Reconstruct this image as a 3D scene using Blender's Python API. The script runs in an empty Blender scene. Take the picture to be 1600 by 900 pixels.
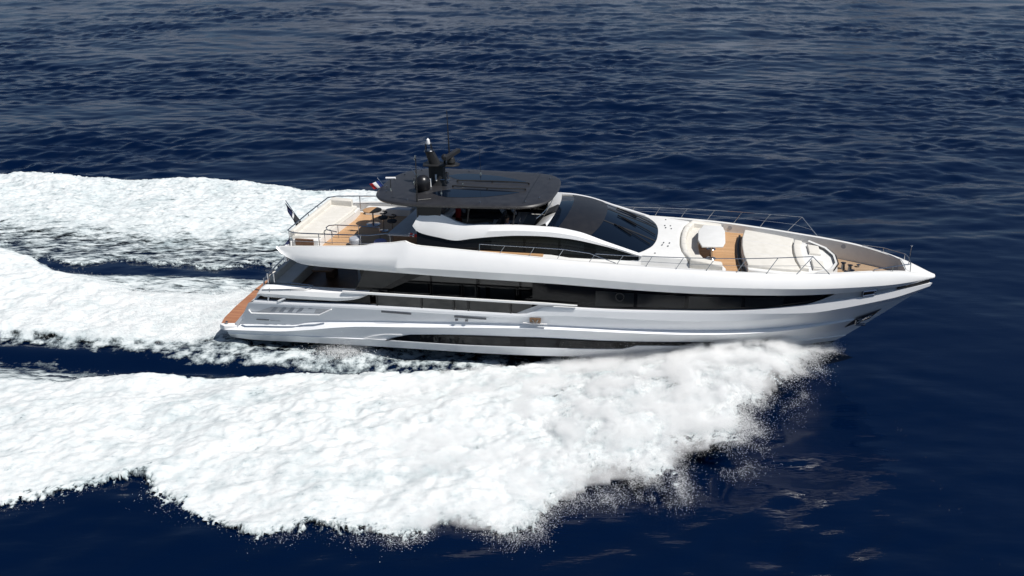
import bpy, math, random
import numpy as np
from mathutils import Vector, Matrix

random.seed(7)
rng = np.random.default_rng(11)
S = bpy.context.scene
COL = S.collection
R = math.radians

# ------------------------------------------------------------------ camera, sky, sun, exposure
cam = bpy.data.objects.new('camera', bpy.data.cameras.new('camera'))
COL.objects.link(cam)
cam.location = (13.063, -43.836, 19.822)
cam.rotation_euler = (R(90 - 22.66), 0, 0)
cam.data.sensor_width = 36
cam.data.lens = 36 * 1500 / 1600
cam.data.clip_start = .5
cam.data.clip_end = 20000
S.camera = cam

SUN_EL, SUN_AZ = 57.0, 120.0          # azimuth clockwise from +Y
wd = bpy.data.worlds.new('World'); S.world = wd; wd.use_nodes = True
nt = wd.node_tree
bg = nt.nodes['Background']
sky = nt.nodes.new('ShaderNodeTexSky'); sky.sky_type = 'NISHITA'
sky.sun_disc = False
sky.sun_elevation = R(SUN_EL); sky.sun_rotation = R(SUN_AZ)
sky.air_density = 1.0; sky.dust_density = .15; sky.ozone_density = 3.0
nt.links.new(sky.outputs[0], bg.inputs[0])
bg.inputs[1].default_value = .05
sl = bpy.data.lights.new('sun', 'SUN'); sl.energy = 4.9; sl.angle = R(.53); sl.color = (1, .965, .91)
so = bpy.data.objects.new('sun', sl); COL.objects.link(so)
so.rotation_euler = (R(90 - SUN_EL), 0, R(180 - SUN_AZ))
so.location = (60, 0, 90)
S.view_settings.view_transform = 'Standard'; S.view_settings.look = 'None'
S.view_settings.exposure = 0.2; S.view_settings.gamma = 1
S.cycles.max_bounces = 10; S.cycles.volume_bounces = 6; S.cycles.transparent_max_bounces = 8
S.cycles.caustics_reflective = False; S.cycles.caustics_refractive = False
S.cycles.sample_clamp_indirect = 6

# ------------------------------------------------------------------ materials
M = {}
def mat(name, col, rough=.5, metal=0., coat=0., ior=1.5, spec=None):
    m = bpy.data.materials.new(name); m.use_nodes = True
    b = m.node_tree.nodes['Principled BSDF']
    b.inputs['Base Color'].default_value = (*col, 1)
    b.inputs['Roughness'].default_value = rough
    b.inputs['Metallic'].default_value = metal
    b.inputs['Coat Weight'].default_value = coat
    b.inputs['Coat Roughness'].default_value = .04
    b.inputs['IOR'].default_value = ior
    M[name] = m
    return m
def nodes(m): return m.node_tree.nodes, m.node_tree.links, m.node_tree.nodes['Principled BSDF']
def noise(m, scale, detail=3, rough=.5, vec=None, stretch=None):
    n, l, b = nodes(m)
    t = n.new('ShaderNodeTexNoise'); t.inputs['Scale'].default_value = scale
    t.inputs['Detail'].default_value = detail; t.inputs['Roughness'].default_value = rough
    tc = n.new('ShaderNodeTexCoord')
    mp = n.new('ShaderNodeMapping')
    if stretch: mp.inputs['Scale'].default_value = stretch
    l.new(tc.outputs['Object'], mp.inputs[0]); l.new(mp.outputs[0], t.inputs['Vector'])
    return t
def ramp(m, src, stops):
    n, l, b = nodes(m)
    r = n.new('ShaderNodeValToRGB')
    while len(r.color_ramp.elements) < len(stops): r.color_ramp.elements.new(.5)
    for e, (p, c) in zip(r.color_ramp.elements, stops):
        e.position = p; e.color = (*c, 1)
    l.new(src, r.inputs[0]); return r.outputs[0]
def bump(m, src, strength, dist):
    n, l, b = nodes(m)
    u = n.new('ShaderNodeBump'); u.inputs['Strength'].default_value = strength; u.inputs['Distance'].default_value = dist
    l.new(src, u.inputs['Height']); l.new(u.outputs[0], b.inputs['Normal']); return u
def vary(m, scale, c1, c2, stretch=None, lo=.35, hi=.65):
    t = noise(m, scale, 4, .6, stretch=stretch)
    m.node_tree.links.new(ramp(m, t.outputs[0], [(lo, c1), (hi, c2)]), nodes(m)[2].inputs['Base Color'])

vary(mat('white_paint', (.8, .8, .8), .25, coat=.6), .8, (.77, .775, .78), (.81, .81, .81))
vary(mat('deck_white', (.64, .64, .63), .5), 2, (.61, .61, .60), (.655, .655, .648))
vary(mat('hull_paint', (.8, .8, .8), .33, coat=.2), .5, (.80, .81, .83), (.815, .822, .842))
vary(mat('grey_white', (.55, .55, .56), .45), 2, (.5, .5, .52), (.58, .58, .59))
vary(mat('cushion', (.74, .73, .69), .8), 3, (.545, .525, .48), (.60, .58, .54))
bump(M['cushion'], noise(M['cushion'], 9, 2).outputs[0], .25, .03)
vary(mat('dark_roof', (.03, .03, .034), .4), 3, (.017, .017, .020), (.026, .026, .029))
vary(mat('roof_dark', (.01, .01, .012), .38), 3, (.009, .009, .011), (.014, .0135, .015))
mat('black_gloss', (.005, .005, .006), .06, ior=1.32)
mat('glass_dark', (.008, .009, .011), .04, ior=1.4)
mat('glass_pane', (.020, .021, .021), .06, ior=1.52)
mat('glass_band', (.012, .013, .014), .06, ior=1.38)
mat('glass_navy', (.003, .006, .013), .05, ior=1.45)
mat('black_matte', (.012, .012, .013), .5)
mat('black_frame', (.006, .006, .006), .35)
mat('antifoul', (.012, .012, .014), .4)
mat('steel', (.45, .46, .48), .2, 1.)
mat('steel_dark', (.16, .165, .18), .25, 1.)
vary(mat('dark_fabric', (.03, .032, .04), .85), 5, (.02, .022, .028), (.04, .042, .05))
vary(mat('wood_dark_shaded', (.16, .075, .035), .45), 3, (.09, .042, .02), (.14, .066, .032), (1, 1, 12))  # dark wood, deepened further to carry the cockpit shade in its colour
mat('navy_cloth', (.008, .014, .06), .85)
mat('white_cloth', (.75, .75, .75), .85)
mat('red_cloth', (.5, .02, .02), .85)
mat('blue_cloth', (.01, .03, .16), .85)
mat('pale_blue_cloth', (.16, .33, .42), .85)
mat('lilac_cloth', (.30, .30, .52), .85)
mat('dark_trousers', (.03, .03, .045), .85)
mat('skin', (.48, .27, .18), .55)
mat('hair', (.02, .013, .01), .6)
mat('slot_grey', (.08, .085, .1), .5)
mat('louvre_grey', (.32, .34, .38), .4)
mat('tan_metal', (.20, .115, .06), .4)
mat('brown_recess', (.05, .03, .02), .5)
def teak(name, c1, c2, c3):
    m = mat(name, c2, .6)
    n, l, b = nodes(m)
    tc = n.new('ShaderNodeTexCoord')
    sep = n.new('ShaderNodeSeparateXYZ'); l.new(tc.outputs['Object'], sep.inputs[0])
    # plank index along the beam -> per plank shade
    mul = n.new('ShaderNodeMath'); mul.operation = 'MULTIPLY'; mul.inputs[1].default_value = 7.5
    l.new(sep.outputs['Y'], mul.inputs[0])
    fl = n.new('ShaderNodeMath'); fl.operation = 'FLOOR'; l.new(mul.outputs[0], fl.inputs[0])
    wn = n.new('ShaderNodeTexWhiteNoise'); wn.noise_dimensions = '1D'; l.new(fl.outputs[0], wn.inputs['W'])
    no = noise(m, 2.2, 5, .6, stretch=(.8, 9, 1))
    ad = n.new('ShaderNodeMath'); ad.operation = 'MULTIPLY_ADD'; ad.inputs[1].default_value = .45
    l.new(wn.outputs['Value'], ad.inputs[0]); l.new(no.outputs[0], ad.inputs[2])
    col = ramp(m, ad.outputs[0], [(.3, c1), (.65, c2), (1., c3)])
    fr = n.new('ShaderNodeMath'); fr.operation = 'FRACT'; l.new(mul.outputs[0], fr.inputs[0])
    lt = n.new('ShaderNodeMath'); lt.operation = 'LESS_THAN'; lt.inputs[1].default_value = .07; l.new(fr.outputs[0], lt.inputs[0])
    mx = n.new('ShaderNodeMix'); mx.data_type = 'RGBA'
    l.new(lt.outputs[0], mx.inputs[0]); l.new(col, mx.inputs[6]); mx.inputs[7].default_value = (.06, .04, .03, 1)
    l.new(mx.outputs[2], b.inputs['Base Color'])
teak('teak', (.37, .215, .105), (.44, .26, .13), (.51, .315, .17))
teak('teak_bow', (.26, .18, .115), (.32, .225, .145), (.38, .27, .18))
teak('teak_red', (.26, .11, .055), (.32, .14, .072), (.40, .19, .10))

# ------------------------------------------------------------------ mesh helpers
class G:
    def __init__(s): s.v = []; s.f = []
    def add(s, V, F):
        o = len(s.v); s.v += [tuple(map(float, p)) for p in V]; s.f += [tuple(i + o for i in f) for f in F]; return s
    def grid(s, rows, closed=False, flip=False):
        n = len(rows[0]); V = [p for r in rows for p in r]; F = []
        for i in range(len(rows) - 1):
            for j in range(n if closed else n - 1):
                k = (j + 1) % n
                q = (i*n+j, i*n+k, (i+1)*n+k, (i+1)*n+j)
                F.append(q[::-1] if flip else q)
        return s.add(V, F)
    def box(s, x0, x1, y0, y1, z0, z1):
        V = [(x, y, z) for x in (x0, x1) for y in (y0, y1) for z in (z0, z1)]
        return s.add(V, [(0,1,3,2),(4,6,7,5),(0,4,5,1),(2,3,7,6),(0,2,6,4),(1,5,7,3)])
    def tube(s, pts, r, n=8, cap=True):
        P = [Vector(p) for p in pts]; rows = []
        rr = r if hasattr(r, '__len__') else [r] * len(P)
        for i, p in enumerate(P):
            t = (P[min(i+1, len(P)-1)] - P[max(i-1, 0)]).normalized()
            a = Vector((0, 0, 1)) if abs(t.z) < .9 else Vector((1, 0, 0))
            u = t.cross(a).normalized(); w = t.cross(u)
            rows.append([p + rr[i]*(math.cos(k*2*math.pi/n)*u + math.sin(k*2*math.pi/n)*w) for k in range(n)])
        o = len(s.v); s.grid(rows, True)
        if cap:
            s.f.append(tuple(o + k for k in range(n))[::-1]); e = o + (len(P)-1)*n
            s.f.append(tuple(e + k for k in range(n)))
        return s
    def lathe(s, prof, c=(0, 0, 0), n=24, sx=1, sy=1):
        rows = [[(c[0]+r*sx*math.cos(k*2*math.pi/n), c[1]+r*sy*math.sin(k*2*math.pi/n), c[2]+z) for k in range(n)] for r, z in prof]
        o = len(s.v); s.grid(rows, True)
        if prof[0][0] > 1e-4: s.f.append(tuple(o + k for k in range(n))[::-1])
        e = o + (len(prof)-1)*n
        if prof[-1][0] > 1e-4: s.f.append(tuple(e + k for k in range(n)))
        return s
    def prism(s, poly, z0, z1, bev=0., bot=0.):
        """plan polygon (ccw) extruded; z0, z1 numbers or functions of (x, y)"""
        P = [Vector((p[0], p[1], 0)) for p in poly]; n = len(P)
        f0 = z0 if callable(z0) else (lambda x, y: z0); f1 = z1 if callable(z1) else (lambda x, y: z1)
        def inset(d):
            out = []
            for i in range(n):
                e1 = (P[i]-P[i-1]).normalized(); e2 = (P[(i+1) % n]-P[i]).normalized()
                n1 = Vector((-e1.y, e1.x, 0)); n2 = Vector((-e2.y, e2.x, 0))
                b = (n1+n2); b = b.normalized() if b.length > 1e-6 else n1
                out.append(P[i] + b * d / max(.45, b.dot(n1)))
            return out
        rings = [[(p.x, p.y, f0(p.x, p.y)) for p in inset(bot)]]
        if bev:
            for a in (0, .35, .75, 1):
                d = bev * (1 - math.cos(a*math.pi/2)); h = bev * (1 - math.sin(a*math.pi/2))
                rings.append([(p.x, p.y, f1(p.x, p.y) - h) for p in inset(d)])
        else:
            rings.append([(p.x, p.y, f1(p.x, p.y)) for p in P])
        o = len(s.v); s.grid(rings, True)
        s.f.append(tuple(o + k for k in range(n))[::-1]); e = o + (len(rings)-1)*n
        s.f.append(tuple(e + k for k in range(n)))
        return s
    def ball(s, c, r, n=12, m=8, sz=1):
        return s.lathe([(r*math.sin(a), -r*sz*math.cos(a)) for a in np.linspace(0.001, math.pi-.001, m)], c, n)
    def mirror(s):
        return s.add([(x, -y, z) for x, y, z in s.v], [f[::-1] for f in s.f])
    def parts(s, name, m, parent=None, angle=32, smooth=True):
        """each separate piece becomes an object of its own"""
        key = {}; rt = list(range(len(s.v)))
        def find(a):
            while rt[a] != a: rt[a] = rt[rt[a]]; a = rt[a]
            return a
        for i, v in enumerate(s.v):
            k = tuple(round(c, 4) for c in v)
            if k in key: rt[find(i)] = find(key[k])
            else: key[k] = i
        for f in s.f:
            for a in f[1:]: rt[find(a)] = find(f[0])
        gr = {}
        for f in s.f: gr.setdefault(find(f[0]), []).append(f)
        out = []
        for fs in gr.values():
            ids = sorted({a for f in fs for a in f}); mp = {a: i for i, a in enumerate(ids)}
            h = G(); h.v = [s.v[a] for a in ids]; h.f = [tuple(mp[a] for a in f) for f in fs]
            out.append(h.build(name, m, parent, angle, smooth))
        return out[0]
    def weld(s):
        key = {}; mp = []; V = []
        for v in s.v:
            k = tuple(round(c, 3) for c in v)
            if k not in key: key[k] = len(V); V.append(v)
            mp.append(key[k])
        F = []
        for f in s.f:
            q = []
            for a in f:
                if mp[a] not in q: q.append(mp[a])
            if len(q) > 2: F.append(tuple(q))
        s.v, s.f = V, F; return s
    def build(s, name, m, parent=None, angle=32, smooth=True):
        me = bpy.data.meshes.new(name); me.from_pydata(s.v, [], s.f)
        ms = m if isinstance(m, (list, tuple)) else [m]
        for k in ms: me.materials.append(M[k])
        me.validate()
        if smooth:
            me.shade_smooth(); me.set_sharp_from_angle(angle=R(angle))
        o = bpy.data.objects.new(name, me); COL.objects.link(o)
        if parent is not None: o.parent = parent
        return o
def empty(name, loc=(0, 0, 0), parent=None):
    o = bpy.data.objects.new(name, None); o.location = loc; COL.objects.link(o); o.empty_display_size = .3
    if parent: o.parent = parent
    return o
def tag(o, label=None, cat=None, group=None, kind=None):
    for k, v in (('label', label), ('category', cat), ('group', group), ('kind', kind)):
        if v: o[k] = v
    return o
def pchip(X, Y):
    X = np.asarray(X, float); Y = np.asarray(Y, float); h = np.diff(X); d = np.diff(Y)/h
    m = np.zeros(len(X)); m[0] = d[0]; m[-1] = d[-1]
    for i in range(1, len(X)-1):
        if d[i-1]*d[i] > 0:
            w1 = 2*h[i]+h[i-1]; w2 = h[i]+2*h[i-1]; m[i] = (w1+w2)/(w1/d[i-1]+w2/d[i])
    def f(x):
        x = np.clip(x, X[0], X[-1]); i = np.clip(np.searchsorted(X, x)-1, 0, len(h)-1)
        t = (x-X[i])/h[i]
        return ((1+2*t)*(1-t)**2*Y[i] + t*(1-t)**2*h[i]*m[i] + t*t*(3-2*t)*Y[i+1] + t*t*(t-1)*h[i]*m[i+1])
    return f
def Wf(w, x0, xe, p, aft=None):
    def f(x):
        t = np.clip((np.asarray(x, float)-x0)/(xe-x0), 0, 1); v = w*(1-t**p)
        if aft: v = v - np.where(x < aft[0], (w-aft[1])*np.clip((aft[0]-x)/aft[0], 0, 2)**2, 0)
        return v
    return f

# ------------------------------------------------------------------ the yacht's frame: x forward, y port, z up
YAW, TRIM = R(-10.90), R(.84)
RB = np.array([[math.cos(YAW), -math.sin(YAW), 0], [math.sin(YAW), math.cos(YAW), 0], [0, 0, 1]]) @ \
     np.array([[math.cos(TRIM), 0, -math.sin(TRIM)], [0, 1, 0], [math.sin(TRIM), 0, math.cos(TRIM)]])
MB = Matrix(RB.tolist()).to_4x4()
def boat_world(p): return Vector((RB @ np.array(p, float)).tolist())
Y = empty('motor_yacht'); Y.matrix_world = MB
tag(Y, 'long white motor yacht with black window bands and dark hardtop speeding to the right', 'yacht')

wA = Wf(3.38, 19, 31.7, 2.58, (9, 3.2)); wB = Wf(3.74, 19, 31.75, 2.5, (8, 3.47)); wC = Wf(3.5, 19, 31.6, 2.5, (8, 3.2))
wD = Wf(3.54, 18, 31.6, 2.4, (8, 3.35)); wL = Wf(3.56, 18, 31.55, 2.35, (8, 3.37))
wK = Wf(3.56, 18, 30.8, 2.3, (8, 3.37)); wE = Wf(3.36, 17, 29.8, 2.25, (8, 3.12)); wE2 = Wf(3.56, 17.5, 29.75, 2.3, (8, 3.36))
wT = Wf(3.47, 14, 28.9, 2, (8, 3.3)); wF = Wf(3.42, 14, 28.4, 2, (8, 3.27)); wG = Wf(3.22, 12, 28.0, 2, (8, 3.1))

zA = pchip([3.38, 4.24, 5.9, 7.47, 7.9, 8.73, 9.40, 9.62, 9.9, 10.7, 12.2, 14.7, 16.75, 19.66, 22.1, 24.57, 26.06, 27.45, 28.5, 29.5, 30.5, 31.2, 31.67],
           [5.06, 5.12, 5.23, 5.35, 5.46, 5.55, 5.66, 5.55, 5.49, 5.45, 5.38, 5.27, 5.19, 5.11, 5.05, 4.93, 4.86, 4.82, 4.78, 4.68, 4.5, 4.3, 4.15])
zAs = pchip([3.38, 4.24, 5.9, 7.47, 9.0, 10.7, 12.2, 14.7, 16.75, 19.66, 22.1, 24.57, 26.06, 27.45, 28.5, 29.5, 30.5, 31.2, 31.67],
            [5.06, 5.12, 5.23, 5.34, 5.43, 5.45, 5.38, 5.27, 5.19, 5.11, 5.05, 4.93, 4.86, 4.82, 4.78, 4.68, 4.5, 4.3, 4.15])
zC = pchip([3.40, 3.75, 3.92, 4.4, 4.73, 5.4, 6.6, 8.35, 12.16, 15.68, 18.58, 20.83, 22.58, 24.13, 26.28, 28.37, 30.07, 31.45],
           [5.05, 4.71, 4.64, 4.42, 4.35, 4.31, 4.29, 4.25, 4.19, 4.16, 4.1, 4.07, 4.05, 4.02, 3.96, 3.92, 3.90, 3.98])
zBr = pchip([8.5, 9.2, 9.8, 12.25, 15.74, 19.7, 24.1, 25.15, 27.15, 28.5, 30.0, 31.41], [4.40, 4.56, 4.61, 4.61, 4.60, 4.50, 4.42, 4.37, 4.265, 4.19, 4.095, 4.06])
def zB(x):
    lo = zC(x) + .05
    k = np.clip((x-4.6)/4.9, 0, 1); k = k*k*(3-2*k)
    return np.where(x < 9.5, lo*(1-k) + zBr(np.maximum(x, 9.3))*k, zBr(x))
zD = pchip([1.9, 3.47, 6.48, 10, 12, 14.3, 14.7, 15.1, 15.5, 16, 18, 20.9, 22.6, 24.2, 25.3, 26.6, 28.4, 30.2, 31.62],
           [2.47, 2.49, 2.6, 2.65, 2.66, 2.68, 2.72, 2.92, 3.08, 3.11, 3.14, 3.24, 3.27, 3.31, 3.37, 3.46, 3.61, 3.71, 3.79])
zL = lambda x: zD(x) - np.interp(x, [2, 15, 20, 24, 26.66, 28.2, 30.1, 31.6], [.08, .08, .08, .14, .40, .40, .33, .14])
zK = pchip([1.7, 6, 14, 15, 16, 17, 20, 24, 27, 29, 30.8], [2.3, 2.42, 2.5, 2.62, 2.72, 2.75, 2.78, 2.79, 2.84, 2.95, 3.1])
zE = pchip([1.0, 2.5, 4.0, 4.65, 7, 8.8, 15.7, 19.8, 24.7, 27.7, 29.8], [1.08, 1.2, 1.31, 1.53, 1.74, 1.86, 2.15, 2.2, 2.17, 2.2, 2.24])
zE2 = pchip([.35, 1.6, 2.95, 4.5, 5.8, 7, 8.8, 15.7, 19.8, 24.7, 27.7, 29.75], [.83, .9, .98, 1.18, 1.4, 1.55, 1.66, 2.06, 2.13, 2.1, 2.15, 2.21])
zT = pchip([.3, 4, 8.2, 11.7, 15.7, 18, 20.9, 24.4, 28.9], [.8, 1.0, 1.24, 1.49, 1.62, 1.57, 1.5, 1.4, 1.5])
zF = pchip([.3, 4, 8.2, 11.3, 15.7, 18.8, 19.4, 23.2, 28.4], [.62, .8, .93, .96, 1.1, 1.13, 1.28, 1.15, 1.1])
zG = pchip([.25, 1.5, 4.2, 8.6, 11, 14.5, 18, 22, 28.0], [.36, .30, .38, .47, .49, .52, .55, .6, .8])
DECK = 4.75
def deck_z(x): return np.interp(x, [3, 9.6, 10.2, 15.6, 18.5, 20.5, 24, 26.3, 27.3, 30.4], [DECK, DECK, 5.2, 5.2, 4.9, 4.6, 4.58, 4.4, 4.0, 3.92])

NX = 90
def curve(wf, zf, x0, x1, n=NX, off=0., dz=0.):
    s = np.linspace(0, 1, n); x = x0 + (x1-x0)*(1-(1-s)**1.35)
    y = np.maximum(wf(x) + off, 0.0)
    return [(a, -b, c) for a, b, c in zip(x, y, zf(x)+dz)]
# hull: from the side lip down to the keel, both sides, with transom
g = G()
rows = [curve(wD, zD, 2.05, 31.62, off=-.16), curve(wD, zD, 2.05, 31.62), curve(wL, zL, 2.0, 31.55), curve(wK, zK, 1.75, 30.8), curve(wE, zE, 1.0, 29.8),
        curve(wE2, zE2, .36, 29.75), curve(wT, zT, .42, 28.9), curve(wF, zF, .46, 28.4), curve(wF, zF, .47, 28.38, off=.03, dz=-.02),
        curve(wG, zG, .5, 28.0)]
keel = [(x, 0, z) for x, z in zip(.5 + 26.0*(1-(1-np.linspace(0, 1, NX))**1.35), np.interp(np.linspace(0, 1, NX), [0, .8, 1], [-.75, -.85, -.5]))]
g.grid(rows, flip=True)
# aft corner pieces: sloping quarter to the centre line
tr = [(2.05, 2.47), (1.78, 2.26), (1.0, 1.04), (.37, .80), (.45, .55), (.5, .3)]
aft = [rows[1][0], rows[3][0], rows[4][0], rows[5][0], rows[6][0], rows[9][0]]
g.grid([[a, (a[0]+.04, a[1]*.94, a[2]), (a[0]+.06, 0, a[2])] for a in aft])
hull = g.mirror().weld().build('hull', 'hull_paint', Y, angle=3.2)
g = G(); g.grid([curve(wG, zG, .5, 28.0, dz=.012, off=-.004), keel], flip=True); g.mirror().weld().build('antifouling', 'antifoul', Y)

# bulwark band: inner wall, cap, bright outer slope, shaded under-slope
XB0, XB1 = 3.40, 31.66
def inner(x): return np.maximum(wA(x) - .16, 0)
g = G()
xs = XB0 + (XB1-XB0)*np.linspace(0, 1, 150)
A = [(x, -a, z) for x, a, z in zip(xs, wA(xs), zA(xs))]
tb = np.clip((xs-XB0)/4.5, 0, 1); tb = tb*(2-tb)
Bm = [(x, -(a*.42+b*.58+.05*t), za*.5+zb*.5+.05*t) for x, a, b, za, zb, t in zip(xs, wA(xs), wA(xs)+(wB(xs)-wA(xs))*tb, zAs(xs), np.minimum(zB(xs), zA(xs)), tb)]
Bc = [(x, -b, z) for x, b, z in zip(xs, wA(xs)+(wB(xs)-wA(xs))*tb, np.minimum(zB(xs), zA(xs)))]
Cc = [(x, -c, z) for x, c, z in zip(xs, wC(xs)-.0, zC(xs))]
g.grid([A, Bm, Bc, Cc], flip=True)
bw = g.mirror().weld().build('bulwark', 'white_paint', Y, angle=180)
me = bw.data; vx = np.array([v.co[:] for v in me.vertices])
on_b = (np.abs(np.abs(vx[:, 1])-np.interp(vx[:, 0], xs, [-p[1] for p in Bc])) < 4e-3) & (np.abs(vx[:, 2]-np.interp(vx[:, 0], xs, [p[2] for p in Bc])) < 4e-3) & (vx[:, 0] > 8.9)
sh = me.attributes.get('sharp_edge') or me.attributes.new('sharp_edge', 'BOOLEAN', 'EDGE')
sh.data.foreach_set('value', np.array([bool(on_b[e.vertices[0]] and on_b[e.vertices[1]]) for e in me.edges]))
# cap and inner face
g = G()
xi = np.linspace(XB0+.1, 30.35, 120)
g.grid([[(x, -inner(x), float(np.minimum(deck_z(x), zA(x)-.02))) for x in xi], [(x, -inner(x), zA(x)-.012) for x in xi], [(x, -(inner(x)+.03), zA(x)+.004) for x in xi], [(x, -wA(x)+.004, zA(x)+.004) for x in xi]], flip=True)
g.mirror()
xn = np.linspace(30.3, 31.66, 16)
g.grid([[(x, -wA(x)*k, zA(x)+.005+.03*(1-k*k)) for x in xn] for k in (1, .5, 0, -.5, -1)], flip=True)
g.add([(30.3, -wA(30.3), 3.9), (30.3, wA(30.3), 3.9), (30.3, wA(30.3), zA(30.3)), (30.3, -wA(30.3), zA(30.3))], [(0, 1, 2, 3)])
g.build('inner_bulwark', 'deck_white', Y, angle=20)
# soffit of the overhanging deck and the deck sheets
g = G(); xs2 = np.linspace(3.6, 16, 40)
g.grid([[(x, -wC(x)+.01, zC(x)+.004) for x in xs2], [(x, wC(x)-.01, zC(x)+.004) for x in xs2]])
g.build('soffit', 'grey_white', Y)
g = G(); xs2 = np.linspace(XB0+.2, 30.35, 110)
g.grid([[(x, -inner(x)-.02, deck_z(x)) for x in xs2], [(x, 0, deck_z(x)) for x in xs2], [(x, inner(x)+.02, deck_z(x)) for x in xs2]], flip=True)
g.build('upper_deck', 'deck_white', Y)
g = G(); g.box(3.6, 3.7, -3.1, 3.1, 4.3, 5.0); g.build('deck_edge', 'white_paint', Y)

# black window band along the hull, recessed
g = G()
n = 60; xt = np.linspace(14.9, 27.56, n)
def band_low(x):
    k = np.clip((x-26.0)/1.58, 0, 1)**1.9
    return (np.maximum(zD(x), 2.6)-.02)*(1-k) + (zC(x)+.02)*k
zlo = band_low(xt)
g.grid([[(x, -wC(x)+.14, zC(x)+.03) for x in xt], [(x, -wD(x)+.13, z) for x, z in zip(xt, zlo)]], flip=True)
band = g.mirror().parts('window_band', 'black_gloss', Y)
for a, b in ((17.6, 19.2), (19.35, 21.3), (21.45, 23.6), (23.75, 25.3)):
    g = G(); xp = np.linspace(a, b, 8)
    g.grid([[(x, -wC(x)*.75-wD(x)*.25+.105, zC(x)*.80+zD(x)*.2) for x in xp], [(x, -wC(x)*.15-wD(x)*.85+.105, zC(x)*.12+zD(x)*.88) for x in xp]], flip=True)
    g.mirror().parts('window_pane', 'glass_band', band)
# ring emblem on the first pane
x0, z0 = 18.62, 3.72
g = G(); g.tube([(x0+.17*math.cos(a), -wD(18.6)+.075, z0+.17*math.sin(a)) for a in np.linspace(0, 2*math.pi, 25)], .022, 6, cap=False)
g.build('ring_emblem', 'black_frame', band)
# groove to the bow with black end slot and the stainless fairlead
g = G(); xt = np.linspace(26.0, 31.5, 40)
def groove_top(x):
    if x > 27.56: return (x, -max(wC(x)-.12, 0), zC(x)+.02)
    t = (band_low(x)-zD(x))/(zC(x)-zD(x)); return (x, -((wC(x)-.12)*t+(wD(x)-.1)*(1-t)), float(band_low(x)))
g.grid([[groove_top(x) for x in xt], [(x, -max(wD(x)-.1, 0), zD(x)-.0) for x in xt]], flip=True)
g.mirror().parts('bow_groove', 'grey_white', Y)  # white groove coloured grey, the recess's shade put into the colour
g = G(); xt = np.linspace(30.05, 31.5, 14)
g.grid([[(x, -max(wC(x)-.06, 0), zC(x)-.0) for x in xt], [(x, -max(wD(x)-.06, 0)-.0, zD(x)+.02) for x in xt]], flip=True)
g.mirror().parts('bow_slot', 'black_matte', Y)
for s in (-1, 1):
    g = G()
    def gp(x, k, o): return (x, s*(wC(x)*k+wD(x)*(1-k)-.1+o), zC(x)*k+zD(x)*(1-k))
    loop = [gp(28.55, .95, .1), gp(29.1, .95, .1), gp(29.1, .1, .1), gp(28.55, .1, .1), gp(28.55, .95, .1)]
    g.tube(loop, .045, 6); fo = g.build('mooring_fairlead', 'steel', Y)
    g = G(); q = [gp(28.6, .85, .03), gp(29.05, .85, .03), gp(29.05, .2, .03), gp(28.6, .2, .03)]
    g.add(q, [(0, 1, 2, 3)]); g.build('opening', 'brown_recess', fo, smooth=False)

# lower hull windows
g = G(); n = 60
xt = np.linspace(8.2, 25.5, n); top = zT(xt); bot = zF(xt)
k = np.clip((xt-8.2)/1.1, 0, 1)**.6; top = bot + (top-bot)*k
g.grid([[(x, -(wT(x)+.012), z-.03) for x, z in zip(xt, top)], [(x, -(wF(x)+.022), z+.01) for x, z in zip(xt, bot)]], flip=True)
lw = g.mirror().parts('hull_window', 'black_gloss', Y)
for a, b in ((9.3, 11.4), (11.6, 13.9), (14.6, 15.9), (16.1, 18.4)):
    g = G(); xp = np.linspace(a, b, 6)
    g.grid([[(x, -(wT(x)+.02), zT(x)*.82+zF(x)*.18) for x in xp], [(x, -(wF(x)+.032), zT(x)*.12+zF(x)*.88) for x in xp]], flip=True)
    g.mirror().parts('window_pane', 'glass_dark', lw)
g = G()
for s in (-1, 1):
    g.tube([(7.15, s*3.475, .94), (7.6, s*3.478, 1.1), (8.2, s*3.48, 1.23), (9.0, s*3.49, 1.27)], .016, 5)
    g.tube([(7.15, s*3.475, .94), (8.25, s*3.46, .95)], .016, 5)
g.parts('window_trim', 'white_paint', Y)

# anchor pocket in the bow flare, both sides
def flare(x, z):
    pts = sorted([(zf(x), wf(x)) for wf, zf in ((wK, zK), (wE2, zE2), (wT, zT), (wL, zL))])
    return float(np.interp(z, [p[0] for p in pts], [p[1] for p in pts]))
for s in (-1, 1):
    g = G(); q = [(28.22, 1.72), (28.62, 2.3), (29.62, 2.62), (29.2, 2.1)]
    pk = [(x, s*(flare(x, z)+.03), z) for x, z in q]
    g.add(pk, [(0, 1, 2, 3)]); ap = g.build('anchor_pocket', 'black_matte', Y, smooth=False)
    g = G(); c = np.mean(np.array(pk), 0)
    g.tube([c+[-.3, s*.06, -.28], c+[.0, s*.1, .02], c+[.32, s*.1, .22]], .05, 6)
    g.tube([c+[-.28, s*.08, .08], c+[-.3, s*.1, -.28], c+[.1, s*.08, -.26]], .055, 6)
    g.build('anchor', 'steel_dark', ap)
    g = G(); g.tube(pk+[pk[0]], .016, 5); g.build('pocket_frame', 'steel_dark', ap)

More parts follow.
